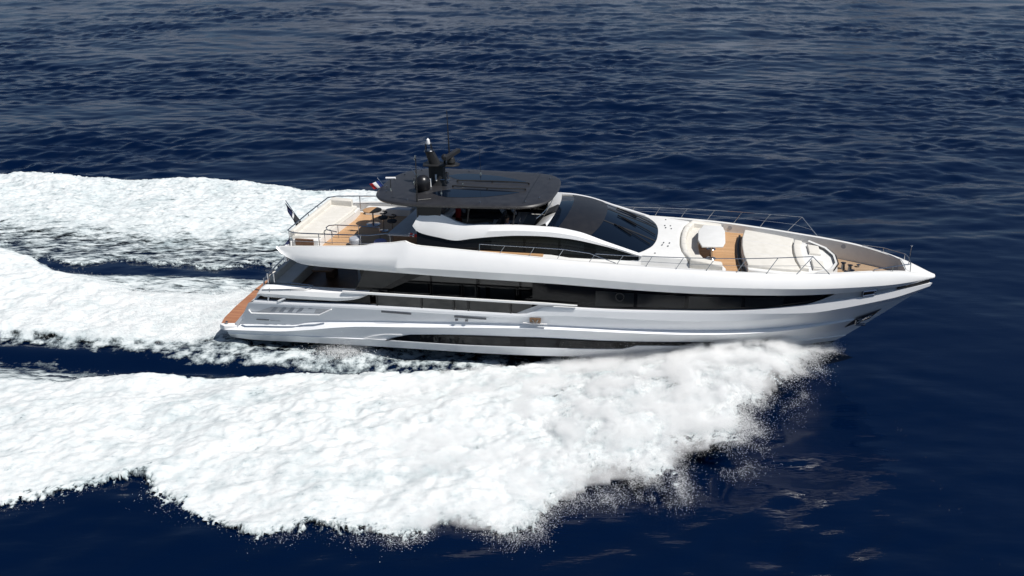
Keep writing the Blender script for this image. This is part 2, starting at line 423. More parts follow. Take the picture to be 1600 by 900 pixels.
# hull fittings
g = G()
for a, b, za, zb in ((8.13, 9.51, 2.38, 2.36), (11.46, 12.89, 2.37, 2.36)):
    g.add([(a, -3.575, za-.045), (b, -3.575, zb-.045), (b, -3.575, zb+.045), (a, -3.575, za+.045)], [(0, 1, 2, 3)])
for a in (11.55, 12.0): g.box(a-.06, a+.06, -3.575, -3.5, 2.17, 2.24)
g.mirror(); g.parts('hull_slot', 'slot_grey', Y, smooth=False)
g = G(); g.box(14.8, 15.28, -3.578, -3.5, 2.34, 2.53); g.mirror(); cl = g.parts('mooring_recess', 'tan_metal', Y, smooth=False)
g = G(); g.tube([(14.92, -3.6, 2.49), (15.0, -3.6, 2.36)], .02, 6); g.tube([(15.17, -3.6, 2.49), (15.09, -3.6, 2.36)], .02, 6)
g.mirror(); g.parts('cleat_horn', 'steel', cl)
g = G(); g.box(14.5, 15.55, -3.6, -3.5, 2.27, 2.295); g.mirror(); g.parts('mooring_sill', 'grey_white', Y, smooth=False)
x = 2.0    # the tiny dark lettering at the stern, too small to read: a bold word and a thin one
for nm, strokes, h in (('bold_lettering', ((.05, .0), (.06, .0), (.05, .0), (.06, .0), (.08, .0), (.05, .0), (.06, .0), (.09, .0), (.05, .0), (.07, .06)), .05), ('thin_lettering', ((.12, .0), (.12, .0), (.12, .0), (.1, .0), (.06, .0)), .018)):
    g = G(); top = []
    for k, (w, gap) in enumerate(strokes):
        for xx, hh in ((x, h*(.8+.2*(k % 2))), (x+w, h*(1-.25*(k % 3)/2))):
            yy = -float(wK(xx)*.35+wE(xx)*.65)-.03; z = 1.43+(xx-2)*.03
            top.append([(xx, yy, z), (xx, yy-.006, z+hh)])
        x += w+gap
    g.grid(top, flip=True); g.build(nm, 'black_matte', Y, smooth=False)
# air intake with slanted louvres
g = G()
def hs(x, z): return -(float(np.interp(z, [zE(x), zK(x)], [wE(x), wK(x)])))
g.add([(2.0, hs(2, 1.83)-.01, 1.83), (5.2, hs(5.2, 2.02)-.01, 2.02), (5.75, hs(5.75, 2.3)-.01, 2.3), (2.9, hs(2.9, 2.2)-.01, 2.2)], [(0, 1, 2, 3)])
g.mirror(); ai = g.parts('air_intake', 'grey_white', Y, smooth=False)
g = G()
for i in range(6):
    x = 2.75 + i*.42
    g.add([(x, hs(x, 1.9)-.018, 1.92+i*.02), (x+.22, hs(x, 1.9)-.018, 1.93+i*.02), (x+.46, hs(x, 2.2)-.03, 2.2+i*.02), (x+.28, hs(x, 2.2)-.03, 2.2+i*.02)], [(0, 1, 2, 3)])
g.mirror(); g.parts('louvre', 'louvre_grey', ai, smooth=False)
g = G(); g.tube([(1.72, -3.42, 1.96), (1.86, -3.46, 1.81), (5.2, -3.55, 2.0), (5.8, -3.57, 2.32)], .035, 6); g.mirror(); g.parts('intake_lip', 'white_paint', ai)

# ------------------------------------------------------------------ stern: platform, transom, cockpit
sp = empty('swim_platform', parent=Y)
edge = [(.02, -3.2), (-.12, -2.6), (-.2, -1.2), (-.2, 1.2), (-.12, 2.6), (.02, 3.2)]
g = G(); g.prism([(1.1, 3.28), (.35, 3.36)] + [(x+.03, y) for x, y in edge[::-1]] + [(.35, -3.36), (1.1, -3.28)], .78, 1.02, .04); g.build('platform_body', 'white_paint', sp)
g = G(); g.prism([(.72, 3.0)] + [(x+.07, y*.97) for x, y in edge[::-1]] + [(.72, -3.0)], 1.0, 1.035, .0); g.build('teak_deck', 'teak_red', sp, smooth=False)
g = G(); g.lathe([(.05, 0), (.03, .1), (.07, .12), (.0, .15)], (.38, -3.14, 1.02), 10); g.mirror(); g.parts('deck_cleat', 'steel', sp)
# sloping transom with door line, steps
g = G()
prof = [(.74, 1.03), (.95, 1.25), (1.55, 1.95), (2.0, 2.5), (2.35, 3.0)]
g.grid([[(x, y, z) for x, z in prof] for y in (-2.85, -2.3, 0, 2.3, 2.85)], flip=True)
tm = g.build('transom', 'hull_paint', Y, angle=40)
g = G(); g.box(.9, 1.0, -2.1, -1.9, 1.2, 1.34); g.box(1.2, 1.3, 1.8, 2.0, 1.6, 1.7); g.parts('transom_lamp', 'black_matte', tm)
g = G()
for s in (-1, 1):   # quarter fairings from transom to hull side
    g.grid([[(x, s*2.85, z) for x, z in prof], [(x+.05, s*3.12, z+.06) for x, z in prof], [(x+.12, s*3.33, z-.02) for x, z in [(.9, 1.02), (1.0, 1.2), (1.5, 1.9), (1.95, 2.45), (2.3, 2.75)]]], flip=(s < 0))
g.parts('stern_quarter', 'hull_paint', Y, angle=50)
# side wings with rounded lower edge, and the black slot beneath
wt = pchip([2.22, 2.5, 3.1, 4.8, 6.5, 7.6], [2.82, 3.12, 3.16, 3.17, 3.2, 3.24])
wl = pchip([2.22, 2.65, 3.6, 5.3, 5.94, 6.5, 7.1, 7.6], [2.75, 2.66, 2.67, 2.70, 2.71, 2.77, 2.9, 3.13])
g = G(); xt = np.linspace(2.24, 7.58, 40); xo = wD(xt)+.05
g.grid([[(x, -o+.5, t-.02) for x, o, t in zip(xt, xo, wt(xt))], [(x, -o+.25, t) for x, o, t in zip(xt, xo, wt(xt))], [(x, -o+.04, t-.07) for x, o, t in zip(xt, xo, wt(xt))], [(x, -o-.02, .4*t+.6*l) for x, o, t, l in zip(xt, xo, wt(xt), wl(xt))], [(x, -o+.08, l) for x, o, l in zip(xt, xo, wl(xt))]], flip=True)
g.mirror(); g.parts('side_wing', 'white_paint', Y, angle=35)
g = G(); g.add([(2.5, -3.32, 2.5), (7.6, -3.42, 2.6), (7.6, -3.42, 3.1), (2.5, -3.32, 2.8)], [(0, 1, 2, 3)]); g.mirror(); g.parts('wing_slot', 'black_gloss', Y, smooth=False)
g = G(); g.tube([(3.25, -3.47, 2.5), (3.6, -3.47, 2.68)], .06, 6); g.tube([(2.75, -3.44, 2.5), (2.78, -3.44, 2.66)], .035, 6); g.mirror(); g.parts('wing_strut', 'white_paint', Y)
# main deck floor, aft bulkhead, saloon sides
g = G(); g.add([(2.0, -3.3, 2.42), (16, -3.4, 2.5), (16, 3.4, 2.5), (2.0, 3.3, 2.42)], [(0, 1, 2, 3)]); g.build('main_deck', 'wood_dark_shaded', Y, smooth=False)  # teak floor given dark wood, cockpit shade put into the colour
g = G(); g.add([(7.2, -2.7, 2.45), (7.2, 2.7, 2.45), (6.9, 2.7, 4.24), (6.9, -2.7, 4.24)], [(3, 2, 1, 0)]); g.build('saloon_door', 'glass_dark', Y, smooth=False)
g = G(); g.add([(7.2, -2.72, 2.45), (16.2, -2.72, 2.5), (16.2, -2.72, 4.22), (6.9, -2.72, 4.27)], [(0, 1, 2, 3)]); g.mirror()
sw = g.build('saloon_side', 'black_gloss', Y, smooth=False)
for a, b, lo, hi in ((8.5, 10.1, 2.75, 3.5), (10.3, 11.5, 2.75, 3.5), (11.75, 12.3, 2.75, 3.5), (12.45, 12.7, 2.75, 3.5), (12.9, 14.0, 2.75, 3.5), (14.3, 15.5, 2.75, 3.42), (8.9, 10.2, 3.58, 4.14), (10.3, 12.3, 3.6, 4.14), (12.45, 14.2, 3.6, 4.1), (14.3, 15.6, 3.55, 4.08)):
    g = G(); g.add([(a, -2.735, lo), (b, -2.735, lo), (b, -2.735, hi), (a, -2.735, hi)], [(0, 1, 2, 3)]); g.mirror(); g.parts('window_pane', 'glass_pane', sw, smooth=False)
# slanting pillars from rail to overhang
g = G()
for q in ([(6.1, 2.9), (7.6, 2.9), (10.2, 4.2), (9.3, 4.22)], [(13.7, 2.75), (15.6, 2.75), (18.0, 4.12), (16.0, 4.16)]):
    g.add([(x, -3.28, z) for x, z in q]+[(x, -3.2, z) for x, z in q], [(0, 1, 2, 3), (7, 6, 5, 4), (0, 4, 5, 1), (2, 6, 7, 3), (1, 5, 6, 2), (3, 7, 4, 0)])
g.mirror(); g.parts('slanting_pillar', 'black_gloss', Y, smooth=False)
g = G(); q = [(6.9, 3.2), (7.9, 3.2), (9.4, 4.14), (7.4, 4.2)]
g.add([(x, -3.29, z) for x, z in q], [(0, 1, 2, 3)]); g.mirror(); g.parts('pillar_glass', 'glass_band', Y, smooth=False)
# hand rail cap along the side deck with glass below it
g = G(); xt = np.linspace(6.4, 16.85, 30); th = np.interp(xt, [6.4, 15.5, 16.85], [.085, .085, .03])
for sgn in (-1, 1):
    rws = []
    for dy, kz in ((.0, 0), (.09, 0), (.09, -1), (0, -1), (.0, 0)):
        rws.append([(x, sgn*(3.63-dy), 3.22+.004*(x-6.4)+t*(kz+.5)+.0) for x, t in zip(xt, th)])
    g.grid(rws, flip=(sgn < 0))
g.build('cap_rail', 'white_paint', Y, angle=20)
for a, b in ((7.95, 9.95), (10.05, 11.4), (11.5, 12.05), (12.15, 13.92), (14.02, 14.9)):
    for s in (-1, 1):
        g = G(); g.add([(a, s*3.5, 2.66), (b, s*3.5, 2.68), (b, s*3.5, 3.17), (a, s*3.5, 3.16)], [(0, 1, 2, 3)]); g.build('bulwark_glass', 'glass_pane', Y, smooth=False)
for a in (7.95, 10.0, 11.45, 12.1, 13.97):
    g = G(); g.box(a-.035, a+.035, -3.535, -3.49, 2.62, 3.2); g.mirror(); g.parts('rail_post', 'black_frame', Y, smooth=False)
g = G(); g.add([(14.2, -3.52, 2.7), (14.8, -3.52, 2.72), (15.9, -3.52, 3.16), (15.2, -3.52, 3.17)], [(0, 1, 2, 3)]); g.mirror(); g.parts('bulwark_end', 'grey_white', Y, smooth=False)
# cockpit furniture (fixed) in the shade
g = G(); g.prism([(2.5, -2.3), (3.4, -2.3), (3.4, 2.3), (2.5, 2.3)], 2.45, 2.95, .06); g.prism([(2.4, -2.4), (2.62, -2.4), (2.62, 2.4), (2.4, 2.4)], 2.9, 3.3, .05); g.build('cockpit_sofa', 'cushion', Y)
g = G(); g.prism([(4.0, -1.2), (5.0, -1.2), (5.0, 1.2), (4.0, 1.2)], 3.1, 3.18, .02); g.box(4.3, 4.7, -.3, .3, 2.45, 3.1); g.build('cockpit_table', 'wood_dark_shaded', Y)
g = G()
for i in range(6): g.box(4.9+i*.26, 5.2+i*.26, 1.9, 2.7, 2.45+i*.29, 2.5+i*.29)
g.build('stairs', 'grey_white', Y)
g = G(); g.box(6.2, 6.9, -1.0, -.2, 2.45, 3.4); g.build('cockpit_bar', 'grey_white', Y)
# stern rails
cr = empty('cockpit_rail', parent=Y)
g = G(); g.tube([(2.42, -2.9, 3.32), (2.34, -1.5, 3.38), (2.3, 0, 3.4), (2.34, 1.5, 3.38), (2.42, 2.9, 3.32)], .035, 8)
g.tube([(2.42, -2.9, 3.32), (2.5, -3.18, 3.2), (2.44, -3.3, 2.9)], .03, 8); g.tube([(2.42, 2.9, 3.32), (2.5, 3.18, 3.2), (2.44, 3.3, 2.9)], .03, 8); g.build('top_rail', 'steel', cr)
for y in (-2.85, -1.9, -.6, .6, 1.9, 2.85):
    g = G(); g.tube([(2.38, y, 2.85), (2.36, y, 3.34)], .022, 6); g.build('post', 'steel', cr)
for s in (-1, 1):
    wr = empty('wing_rail', parent=Y)
    g = G(); g.tube([(2.3, s*3.36, 2.84), (2.55, s*3.48, 3.02), (3.4, s*3.5, 3.1), (4.6, s*3.5, 3.2), (4.9, s*3.4, 3.26), (4.9, s*3.2, 3.26), (3.6, s*3.12, 3.3)], .02, 6); g.build('top_rail', 'steel', wr)
    for x in (2.9, 3.9):
        g = G(); g.tube([(x, s*3.5, 2.95), (x, s*3.5, 3.15)], .015, 6); g.build('post', 'steel', wr)
g = G()
for x in (2.62, 2.92): g.tube([(x, -2.95, 3.1), (x, -2.95, 3.62)], .035, 6)
g.mirror(); g.parts('fairlead_post', 'steel', Y)

# ------------------------------------------------------------------ wheelhouse: arches, side windows, roof glass
at = pchip([9.85, 10.5, 11.0, 11.5, 11.9, 13.3, 14.3, 15.6, 16.6, 17.9, 19.4], [6.70, 6.73, 6.58, 6.36, 6.27, 6.31, 6.34, 6.32, 6.19, 5.80, 5.36])
al = pchip([9.52, 9.65, 9.9, 10.7, 11.4, 12.2, 13.1, 14.2, 15.2, 16.3, 17.7, 19.4], [6.2, 6.0, 5.86, 5.70, 5.60, 5.73, 5.86, 5.97, 6.00, 5.95, 5.72, 5.27])
swl = pchip([9.7, 11, 12.3, 14, 16.7, 18.8, 19.5], [5.4, 5.2, 5.08, 5.08, 5.22, 5.20, 5.24])
s_ = np.linspace(0, 1, 70)
xa_t = 9.86 + (19.42-9.86)*s_; xa_l = 9.54 + (19.42-9.54)*s_
g = G()
yt = np.interp(xa_t, [9.8, 17, 19.4], [2.52, 2.55, 2.66]); yl = np.interp(xa_l, [9.5, 17, 19.4], [2.76, 2.78, 2.72])
T = [(x, -y, float(at(x))) for x, y in zip(xa_t, yt)]; L = [(x, -y, float(al(x))) for x, y in zip(xa_l, yl)]
mid = [((a[0]+b[0])/2, (a[1]+b[1])/2-.07, (a[2]+b[2])/2+.02) for a, b in zip(T, L)]
Ti = [(a[0]+(.05 if i < 6 else 0), a[1]+.12, a[2]-.0) for i, a in enumerate(T)]; Li = [(b[0]+.03, b[1]+.16, b[2]+.0) for b in L]
Tj = [(a[0]+.05, a[1]+.16, a[2]-.25) for a in T]
g.grid([Tj, Ti, T, mid, L, Li], flip=True)
g.add([T[0], mid[0], L[0], Li[0], Ti[0]], [(0, 1, 2, 3, 4)])
g.mirror(); g.parts('side_arch', 'white_paint', Y, angle=30)
g = G(); xw = np.linspace(9.7, 19.3, 60)
g.grid([[(x, -np.interp(x, [9.5, 17, 19.4], [2.64, 2.66, 2.62]), float(al(max(x, 9.55)))+.03) for x in xw], [(x, -np.interp(x, [9.7, 17, 19.4], [2.86, 2.84, 2.68]), float(swl(x))-.12) for x in xw]], flip=True)
g.mirror(); swn = g.parts('side_window', 'black_gloss', Y)
for a, b in ((13.0, 14.4), (14.5, 15.9), (16.0, 17.0), (17.5, 18.5)):
    g = G(); xp = np.linspace(a, b, 6)
    def sp_(x, k):
        y0 = np.interp(x, [9.5, 17, 19.4], [2.64, 2.66, 2.62]); y1 = np.interp(x, [9.7, 17, 19.4], [2.86, 2.84, 2.68]); z0 = float(al(x))+.03; z1 = float(swl(x))-.12
        return (x, -(y0*(1-k)+y1*k)-.012, z0*(1-k)+z1*k)
    g.grid([[sp_(x, .18) for x in xp], [sp_(x, .8) for x in xp]], flip=True); g.mirror(); g.parts('window_pane', 'glass_dark', swn)
# white coaming under the windows, coachroof in front of the windscreen
g = G(); xw = np.linspace(10.0, 19.4, 40)
g.grid([[(x, -np.interp(x, [9.7, 17, 19.4], [2.85, 2.83, 2.67]), float(swl(x))-.1) for x in xw], [(x, -np.interp(x, [10, 17, 19.4], [2.92, 2.95, 2.95]), float(deck_z(x))-.02) for x in xw]], flip=True)
g.mirror(); g.parts('coaming', 'deck_white', Y)
g = G(); g.prism([(12.5, -3.26), (15.3, -3.26), (15.3, -2.9), (12.5, -2.9)], 5.1, 5.255, .0); g.mirror(); g.parts('side_deck_pad', 'teak', Y, smooth=False)
cr_z = lambda x, y: float(np.interp(x, [18.5, 19.9, 21.3], [5.40, 5.34, 5.22])) + .05*(1-(y/2.6)**2)
g = G()
out = [(18.4, -2.66), (19.6, -2.62), (20.6, -2.58), (21.3, -2.5), (21.05, -1.7), (20.92, -.8), (20.9, 0), (20.92, .8), (21.05, 1.7), (21.3, 2.5), (20.6, 2.58), (19.6, 2.62), (18.4, 2.66)]
g.prism(out, 4.5, cr_z, .08, bot=-.25); g.build('coachroof', 'deck_white', Y, angle=40)
g = G()
for x, y in ((20.2, 1.3), (20.45, 1.35), (20.25, 1.0), (20.5, .95), (20.2, -1.3), (20.45, -1.35), (20.25, -1.0), (20.5, -.95), (20.2, 2.2), (19.95, -2.35)):
    g.lathe([(.035, 0), (.03, .025)], (x, y, cr_z(x, y)-.003), 8)
g.parts('deck_fitting', 'steel_dark', Y)
# glazed roof: dark crowned shell from the helm opening to the deck
def xfront(u): return 19.95 - .72*abs(u)**2.6
def shell(v0, v1, lift, nu=41, nv=24):
    rows = []
    for v in np.linspace(v0, v1, nv):
        r = []
        for u in np.linspace(-1, 1, nu):
            xa = 15.3 + .25*(1-u*u)
            x = xa + (xfront(u)-xa)*v
            xe = 15.3 + (19.35-15.3)*v
            z = float(at(min(xe, 19.4))) + .24*(1-u*u)*(1-v**3) - .03 + lift
            if v < .25: z -= .05*(1-v/.25)
            y = u*np.interp(x, [14, 17, 19.4], [2.47, 2.5, 2.66])
            r.append((x, y, z))
        rows.append(r)
    return rows
g = G(); g.grid(shell(0, 1, 0), flip=True); rf = g.build('windscreen', 'glass_navy', Y, angle=60)
g = G(); g.grid(shell(.13, .48, .012), flip=True); g.build('roof_panel', 'roof_dark', rf, angle=60)
for u0, u1 in ((-.34, -.30), (.30, .34)):
    g = G(); R_ = shell(.48, 1, .012, 201, 12); i0 = int((u0+1)*100); i1 = int((u1+1)*100)
    g.grid([r[i0:i1+1] for r in R_], flip=True); g.build('mullion', 'black_matte', rf)
for u in (-.55, -.1, .4):
    R_ = shell(.55, .98, .05, 201, 12); i = int((u+1)*100)
    g = G(); g.tube([R_[k][min(i+int((11-k)*2.5), 200)] for k in range(11, 1, -1)], .022, 5); g.tube([R_[6][min(i+5, 200)], R_[1][min(i+22, 200)]], .03, 5); g.build('wiper', 'black_frame', rf)
# flybridge floor, helm console and furniture, coloured dark to deepen the hardtop's shade
g = G(); g.add([(5.0, -2.2, DECK+.012), (16, -2.3, DECK+.012), (16, 2.9, DECK+.012), (5.05, 2.9, DECK+.012)], [(0, 1, 2, 3)]); g.build('teak_floor', 'teak', Y, smooth=False)
hc = empty('helm_console', parent=Y)
def dash(x, z, y0, y1, n=13): return [(x + .17 + .25*(1-(y/2.3)**2), y, z) for y in np.linspace(y0, y1, n)]
g = G(); g.grid([dash(14.45, 5.3, -2.3, 2.3), dash(14.45, 6.02, -2.3, 2.3), dash(14.52, 6.14, -2.3, 2.3), dash(15.0, 6.37, -2.3, 2.3), dash(15.12, 6.42, -2.3, 2.3), dash(15.2, 6.2, -2.3, 2.3)]); g.build('dash', 'white_paint', hc, angle=40)
g = G(); g.grid([dash(14.6, 6.18, -.75, .2), dash(14.62, 6.28, -.75, .2), dash(15.05, 6.5, -.75, .2), dash(15.14, 6.42, -.75, .2)]); g.build('instrument_panel', 'black_matte', hc)
g = G(); g.tube([(14.9+.28*(1-(y/2.3)**2), y, 6.62) for y in np.linspace(-2.3, 2.3, 15)], .02, 5); g.build('dash_rail', 'steel', hc)
g = G(); g.prism([(13.95, -.9), (14.5, -.9), (14.5, .9), (13.95, .9)], 4.76, 5.75, .05); g.build('helm_pedestal', 'black_matte', hc)
g = G(); g.tube([(13.85+.0*math.cos(a), -.45+.2*math.cos(a), 5.78+.2*math.sin(a)) for a in np.linspace(0, 2*math.pi, 17)], .018, 6, cap=False); g.build('steering_wheel', 'steel', hc)
for y in (-1.0, .2):
    hs_ = empty('helm_seat', parent=Y)
    g = G(); g.prism([(13.0, y-.3), (13.55, y-.3), (13.55, y+.3), (13.0, y+.3)], 5.25, 5.42, .05); g.box(13.2, 13.35, y-.08, y+.08, 4.76, 5.26); g.build('seat', 'dark_fabric', hs_)
    g = G(); g.prism([(12.92, y-.3), (13.05, y-.3), (13.05, y+.3), (12.92, y+.3)], 5.35, 6.0, .05); g.build('backrest', 'dark_fabric', hs_)
g = G(); g.prism([(10.2, 1.5), (13.2, 1.5), (13.2, 2.4), (10.2, 2.4)], 4.76, 5.3, .06); g.prism([(10.2, 2.2), (13.2, 2.2), (13.2, 2.48), (10.2, 2.48)], 5.25, 5.8, .05); g.build('lounge_sofa', 'dark_fabric', Y)
g = G(); g.prism([(11.6, -2.4), (13.0, -2.4), (13.0, -1.2), (11.6, -1.2)], 4.76, 5.3, .06); g.prism([(11.6, -2.4), (11.8, -2.4), (11.8, -1.2), (11.6, -1.2)], 5.2, 5.9, .05); g.build('dark_sofa', 'dark_fabric', Y)
g = G(); g.prism([(10.6, -.4), (12.4, -.4), (12.4, .7), (10.6, .7)], 5.42, 5.47, .01); g.box(11.3, 11.7, 0, .3, 4.76, 5.42); g.build('dining_table', 'black_gloss', Y)
# aft bar, wooden front and white counter, hardtop shade put into its grey
g = G(); g.prism([(8.05, -1.75), (9.6, -1.75), (9.9, 2.3), (8.35, 2.3)], 5.3, 5.42, .03); br = g.build('bar_counter', 'grey_white', Y)
g = G(); g.box(8.25, 9.5, -1.7, 2.1, 4.76, 5.31); g.build('bar_front', 'wood_dark_shaded', br)
g = G(); g.prism([(9.3, -1.6), (9.55, -1.6), (9.75, 2.2), (9.5, 2.2)], 5.42, 5.95, .03); g.build('bar_back', 'grey_white', br)

# ------------------------------------------------------------------ hardtop
ht = empty('hardtop', parent=Y)
half = [(7.36, 0), (7.42, .85), (7.58, 1.6), (7.92, 2.22), (8.4, 2.6), (9.0, 2.82), (9.8, 2.88), (11, 2.84), (12.4, 2.76), (13.7, 2.66), (14.45, 2.55), (14.92, 2.3), (15.28, 1.83), (15.46, 1.1), (15.54, 0)]
px_ = pchip(range(len(half)), [p[0] for p in half]); py_ = pchip(range(len(half)), [p[1] for p in half])
tt = np.linspace(0, len(half)-1, 61)
pl = [(float(px_(t)), -float(py_(t))) for t in tt] + [(float(px_(t)), float(py_(t))) for t in tt[-2:0:-1]]
htz = lambda x, y: 7.22 + .06*(1-(y/2.9)**2) - .10*max(0, (9.2-x)/1.8)**2
cx, cy = 11.5, 0
g = G(); rows = []
for sc, dz in ((.0, 0), (.45, 0), (.8, 0), (.955, -.004), (.985, -.02), (1.0, -.07), (.99, -.14), (.95, -.2), (.6, -.22), (0, -.22)):
    rows.append([(cx+(x-cx)*sc, cy+(y-cy)*sc, htz(cx+(x-cx)*sc, (y-cy)*sc)+dz) for x, y in pl])
g.grid(rows, True); g.build('roof_shell', 'dark_roof', ht, angle=28)
def patch(poly, dz=.006, n=10):
    """strip between two y-curves laid on the roof"""
    g = G(); rows = []
    for x, y0, y1 in poly:
        rows.append([(x, y0+(y1-y0)*k/n, htz(x, y0+(y1-y0)*k/n)+dz) for k in range(n+1)])
    return g.grid(rows)
for s in (-1, 1):
    poly = [(x, s*a, s*b) for x, a, b in ((10.1, 1.35, 1.42), (10.5, .95, 1.75), (10.9, .72, 1.9), (11.6, .62, 1.86), (12.6, .62, 1.62), (13.4, .68, 1.2), (13.9, .78, .85))]
    patch(poly).build('skylight', 'glass_navy', ht)
    g = G(); g.tube([(x, s*y, htz(x, y)+.07) for x, y in ((10.8, .42), (11.6, .5), (12.6, .54), (13.5, .52), (14.1, .45))], .03, 6)
    for x, y in ((10.8, .42), (12.4, .54), (14.1, .45)): g.tube([(x, s*y, htz(x, y)-.01), (x, s*y, htz(x, y)+.08)], .04, 6)
    g.build('roof_rail', 'black_matte', ht)
g = G(); g.add([(14.72, -2.2, 0), (14.74, -2.2, 0)], [])
g = G(); g.grid([[(14.3+.03*k, y, htz(14.3, y)+.006) for k in (0, 1)] for y in np.linspace(-2.3, 2.3, 14)]); g.build('roof_seam', 'black_frame', ht)
g = G()
for x, y in ((14.9, 1.5), (14.9, -1.5), (14.4, -2.1), (8.0, 1.4), (8.0, -1.4), (7.75, .6), (7.75, -.6), (8.6, 2.2), (9.3, -2.5), (10.9, 2.3), (12.5, -2.45)):
    g.lathe([(.04, 0), (.04, .05), (.0, .08)], (x, y, htz(x, y)-.005), 8)
g.parts('roof_lamp', 'steel', ht)
g = G()
for x in (9.95,): g.add([(9.75, -2.6, 6.6), (10.75, -2.55, 6.6), (10.85, -2.55, 7.05), (9.8, -2.6, 7.05), (9.75, -2.5, 6.6), (10.75, -2.45, 6.6), (10.85, -2.45, 7.05), (9.8, -2.5, 7.05)], [(0,1,2,3), (7,6,5,4), (0,3,7,4), (1,5,6,2)])
g.mirror(); g.parts('support_fin', 'black_matte', ht, smooth=False)
g = G()
for x in (11.9, 13.9): g.tube([(x, -2.42, 6.2), (x+.1, -2.4, 7.05)], .035, 6)
g.mirror(); g.parts('support_post', 'black_matte', ht)
# mast
ms = empty('mast', (9.8, 0, 7.25), parent=Y)
g = G()
def sec(x0, x1, w, z): return [(x0-9.8, -w, z-7.25), (x0-9.8+.12, -w-.04, z-7.25), (x1-9.8-.12, -w-.04, z-7.25), (x1-9.8, -w, z-7.25), (x1-9.8, w, z-7.25), (x1-9.8-.12, w+.04, z-7.25), (x0-9.8+.12, w+.04, z-7.25), (x0-9.8, w, z-7.25)]
g.grid([sec(9.62, 10.4, .34, 7.2), sec(9.66, 10.32, .24, 7.45), sec(9.64, 10.3, .2, 8.2)], True); g.build('mast_base', 'black_matte', ms, angle=50)
g = G(); g.grid([sec(9.7, 10.12, .18, 8.2), sec(9.5, 9.85, .13, 8.75), sec(9.48, 9.84, .13, 8.8)], True); g.f.append(tuple(range(16, 24))); g.build('mast_column', 'black_matte', ms, angle=50)
g = G(); g.prism([(-.35, -.42), (1.0, -.34), (1.22, -.12), (1.22, .12), (1.0, .34), (-.35, .42), (-.45, 0)], .92, .98, .015); g.build('mast_platform', 'black_matte', ms, angle=40)
g = G(); g.lathe([(.22, 0), (.24, .03), (.2, .07)], (-.14, 0, 1.52), 16); g.build('light_collar', 'steel_dark', ms)
g = G()
for x, y in ((-.3, .1), (-.02, .1), (-.3, -.1), (-.02, -.1)): g.tube([(x, y, 1.55), (x*.8-.05, y*.6, 1.85)], .02, 5)
g.parts('light_post', 'black_matte', ms); g = G(); g.lathe([(.09, 0), (.1, .04), (.07, .2), (.0, .27)], (-.18, 0, 1.85), 12); g.build('masthead_light', 'white_paint', ms)
g = G(); g.lathe([(.16, 0), (.2, .1), (.16, .28), (.08, .34)], (.85, -.02, .98), 14); rd = g.build('radar', 'black_matte', ms)
g = G(); g.prism([(.66, -.75), (.84, -.8), (1.1, .75), (.9, .8)], 1.32, 1.50, .03); g.build('radar_array', 'black_matte', rd)
g = G(); g.tube([(.5, .2, .98), (.5, .2, 1.14)], .05, 6); g.ball((.5, .2, 1.22), .15, 12, 8); g.build('small_dome', 'black_matte', ms)
g = G(); g.lathe([(.13, 0), (.13, .05), (.07, .06), (.09, .36), (.0, .42)], (.72, -.3, .28), 12); g.tube([(.4, -.26, .3), (.72, -.3, .3)], .03, 5); g.build('search_light', 'steel', ms)
g = G(); g.tube([(.2, -.3, .25), (.2, -.3, .55)], .045, 6); g.tube([(.0, -.5, -.05), (.0, -.5, .4)], .045, 6); g.parts('mast_lamp', 'white_paint', ms)
# satellite dome
sd = empty('satellite_dome', (9.62, -1.2, 7.2), parent=Y)
g = G(); g.lathe([(.28, .12), (.34, .2), (.345, .48)] + [(.345*math.cos(a), .48+.34*math.sin(a)) for a in np.linspace(.15, 1.56, 8)], (0, 0, 0), 28); g.build('dome_cover', 'black_gloss', sd, angle=60)
M['dome_paint'] = None
o = [c for c in sd.children][0]
mat('dome_paint', (.010, .010, .012), .32); o.data.materials[0] = M['dome_paint']
g = G(); g.lathe([(.46, -.04), (.44, .05), (.28, .1), (.27, .14)], (.1, 0, 0), 24); g.build('dome_foot', 'dark_roof', sd)
# whips and small aerials
def whip(name, base, top, r, m='black_matte', foot='steel'):
    w = empty(name, base, parent=Y); d = Vector(top)-Vector(base)
    g = G(); g.tube([(0, 0, 0), d*.5, d], [r, r*.75, r*.4], 6); g.build('rod', m, w)
    g = G(); g.lathe([(.06, -.02), (.045, .08), (.03, .16)], (0, 0, 0), 10); g.build('foot', foot, w); return w
a = whip('whip_antenna', (9.74, -2.62, 5.5), (9.80, -2.6, 9.2), .045)
g = G(); g.tube([(.0, .0, 3.55), (.06, .02, 3.75)], [.03, .05], 6); g.build('tip_light', 'steel', a)
g = G(); g.tube([(.03, 0, 1.8), (.55, .35, 1.78)], .014, 5); g.build('bracket', 'black_matte', a)
whip('whip_antenna', (10.55, .15, 8.28), (10.50, .15, 10.6), .036)
whip('whip_antenna', (11.6, 1.7, 7.25), (11.55, 1.7, 8.7), .010)
whip('whip_antenna', (8.7, 1.1, 7.2), (8.35, 1.1, 7.75), .026, 'steel')
w = whip('bar_antenna', (8.15, -1.2, 7.2), (8.15, -1.2, 7.78), .025)
g = G(); g.tube([(-.2, .0, .6), (.25, 0, .62)], .05, 8); g.build('bar', 'white_paint', w)
whip('whip_antenna', (8.95, -.2, 7.28), (8.93, -.2, 7.55), .03); whip('whip_antenna', (11.2, -.2, 7.25), (11.2, -.2, 7.5), .03, 'steel'); whip('whip_antenna', (10.55, -1.5, 7.2), (10.55, -1.5, 7.55), .03, 'steel')

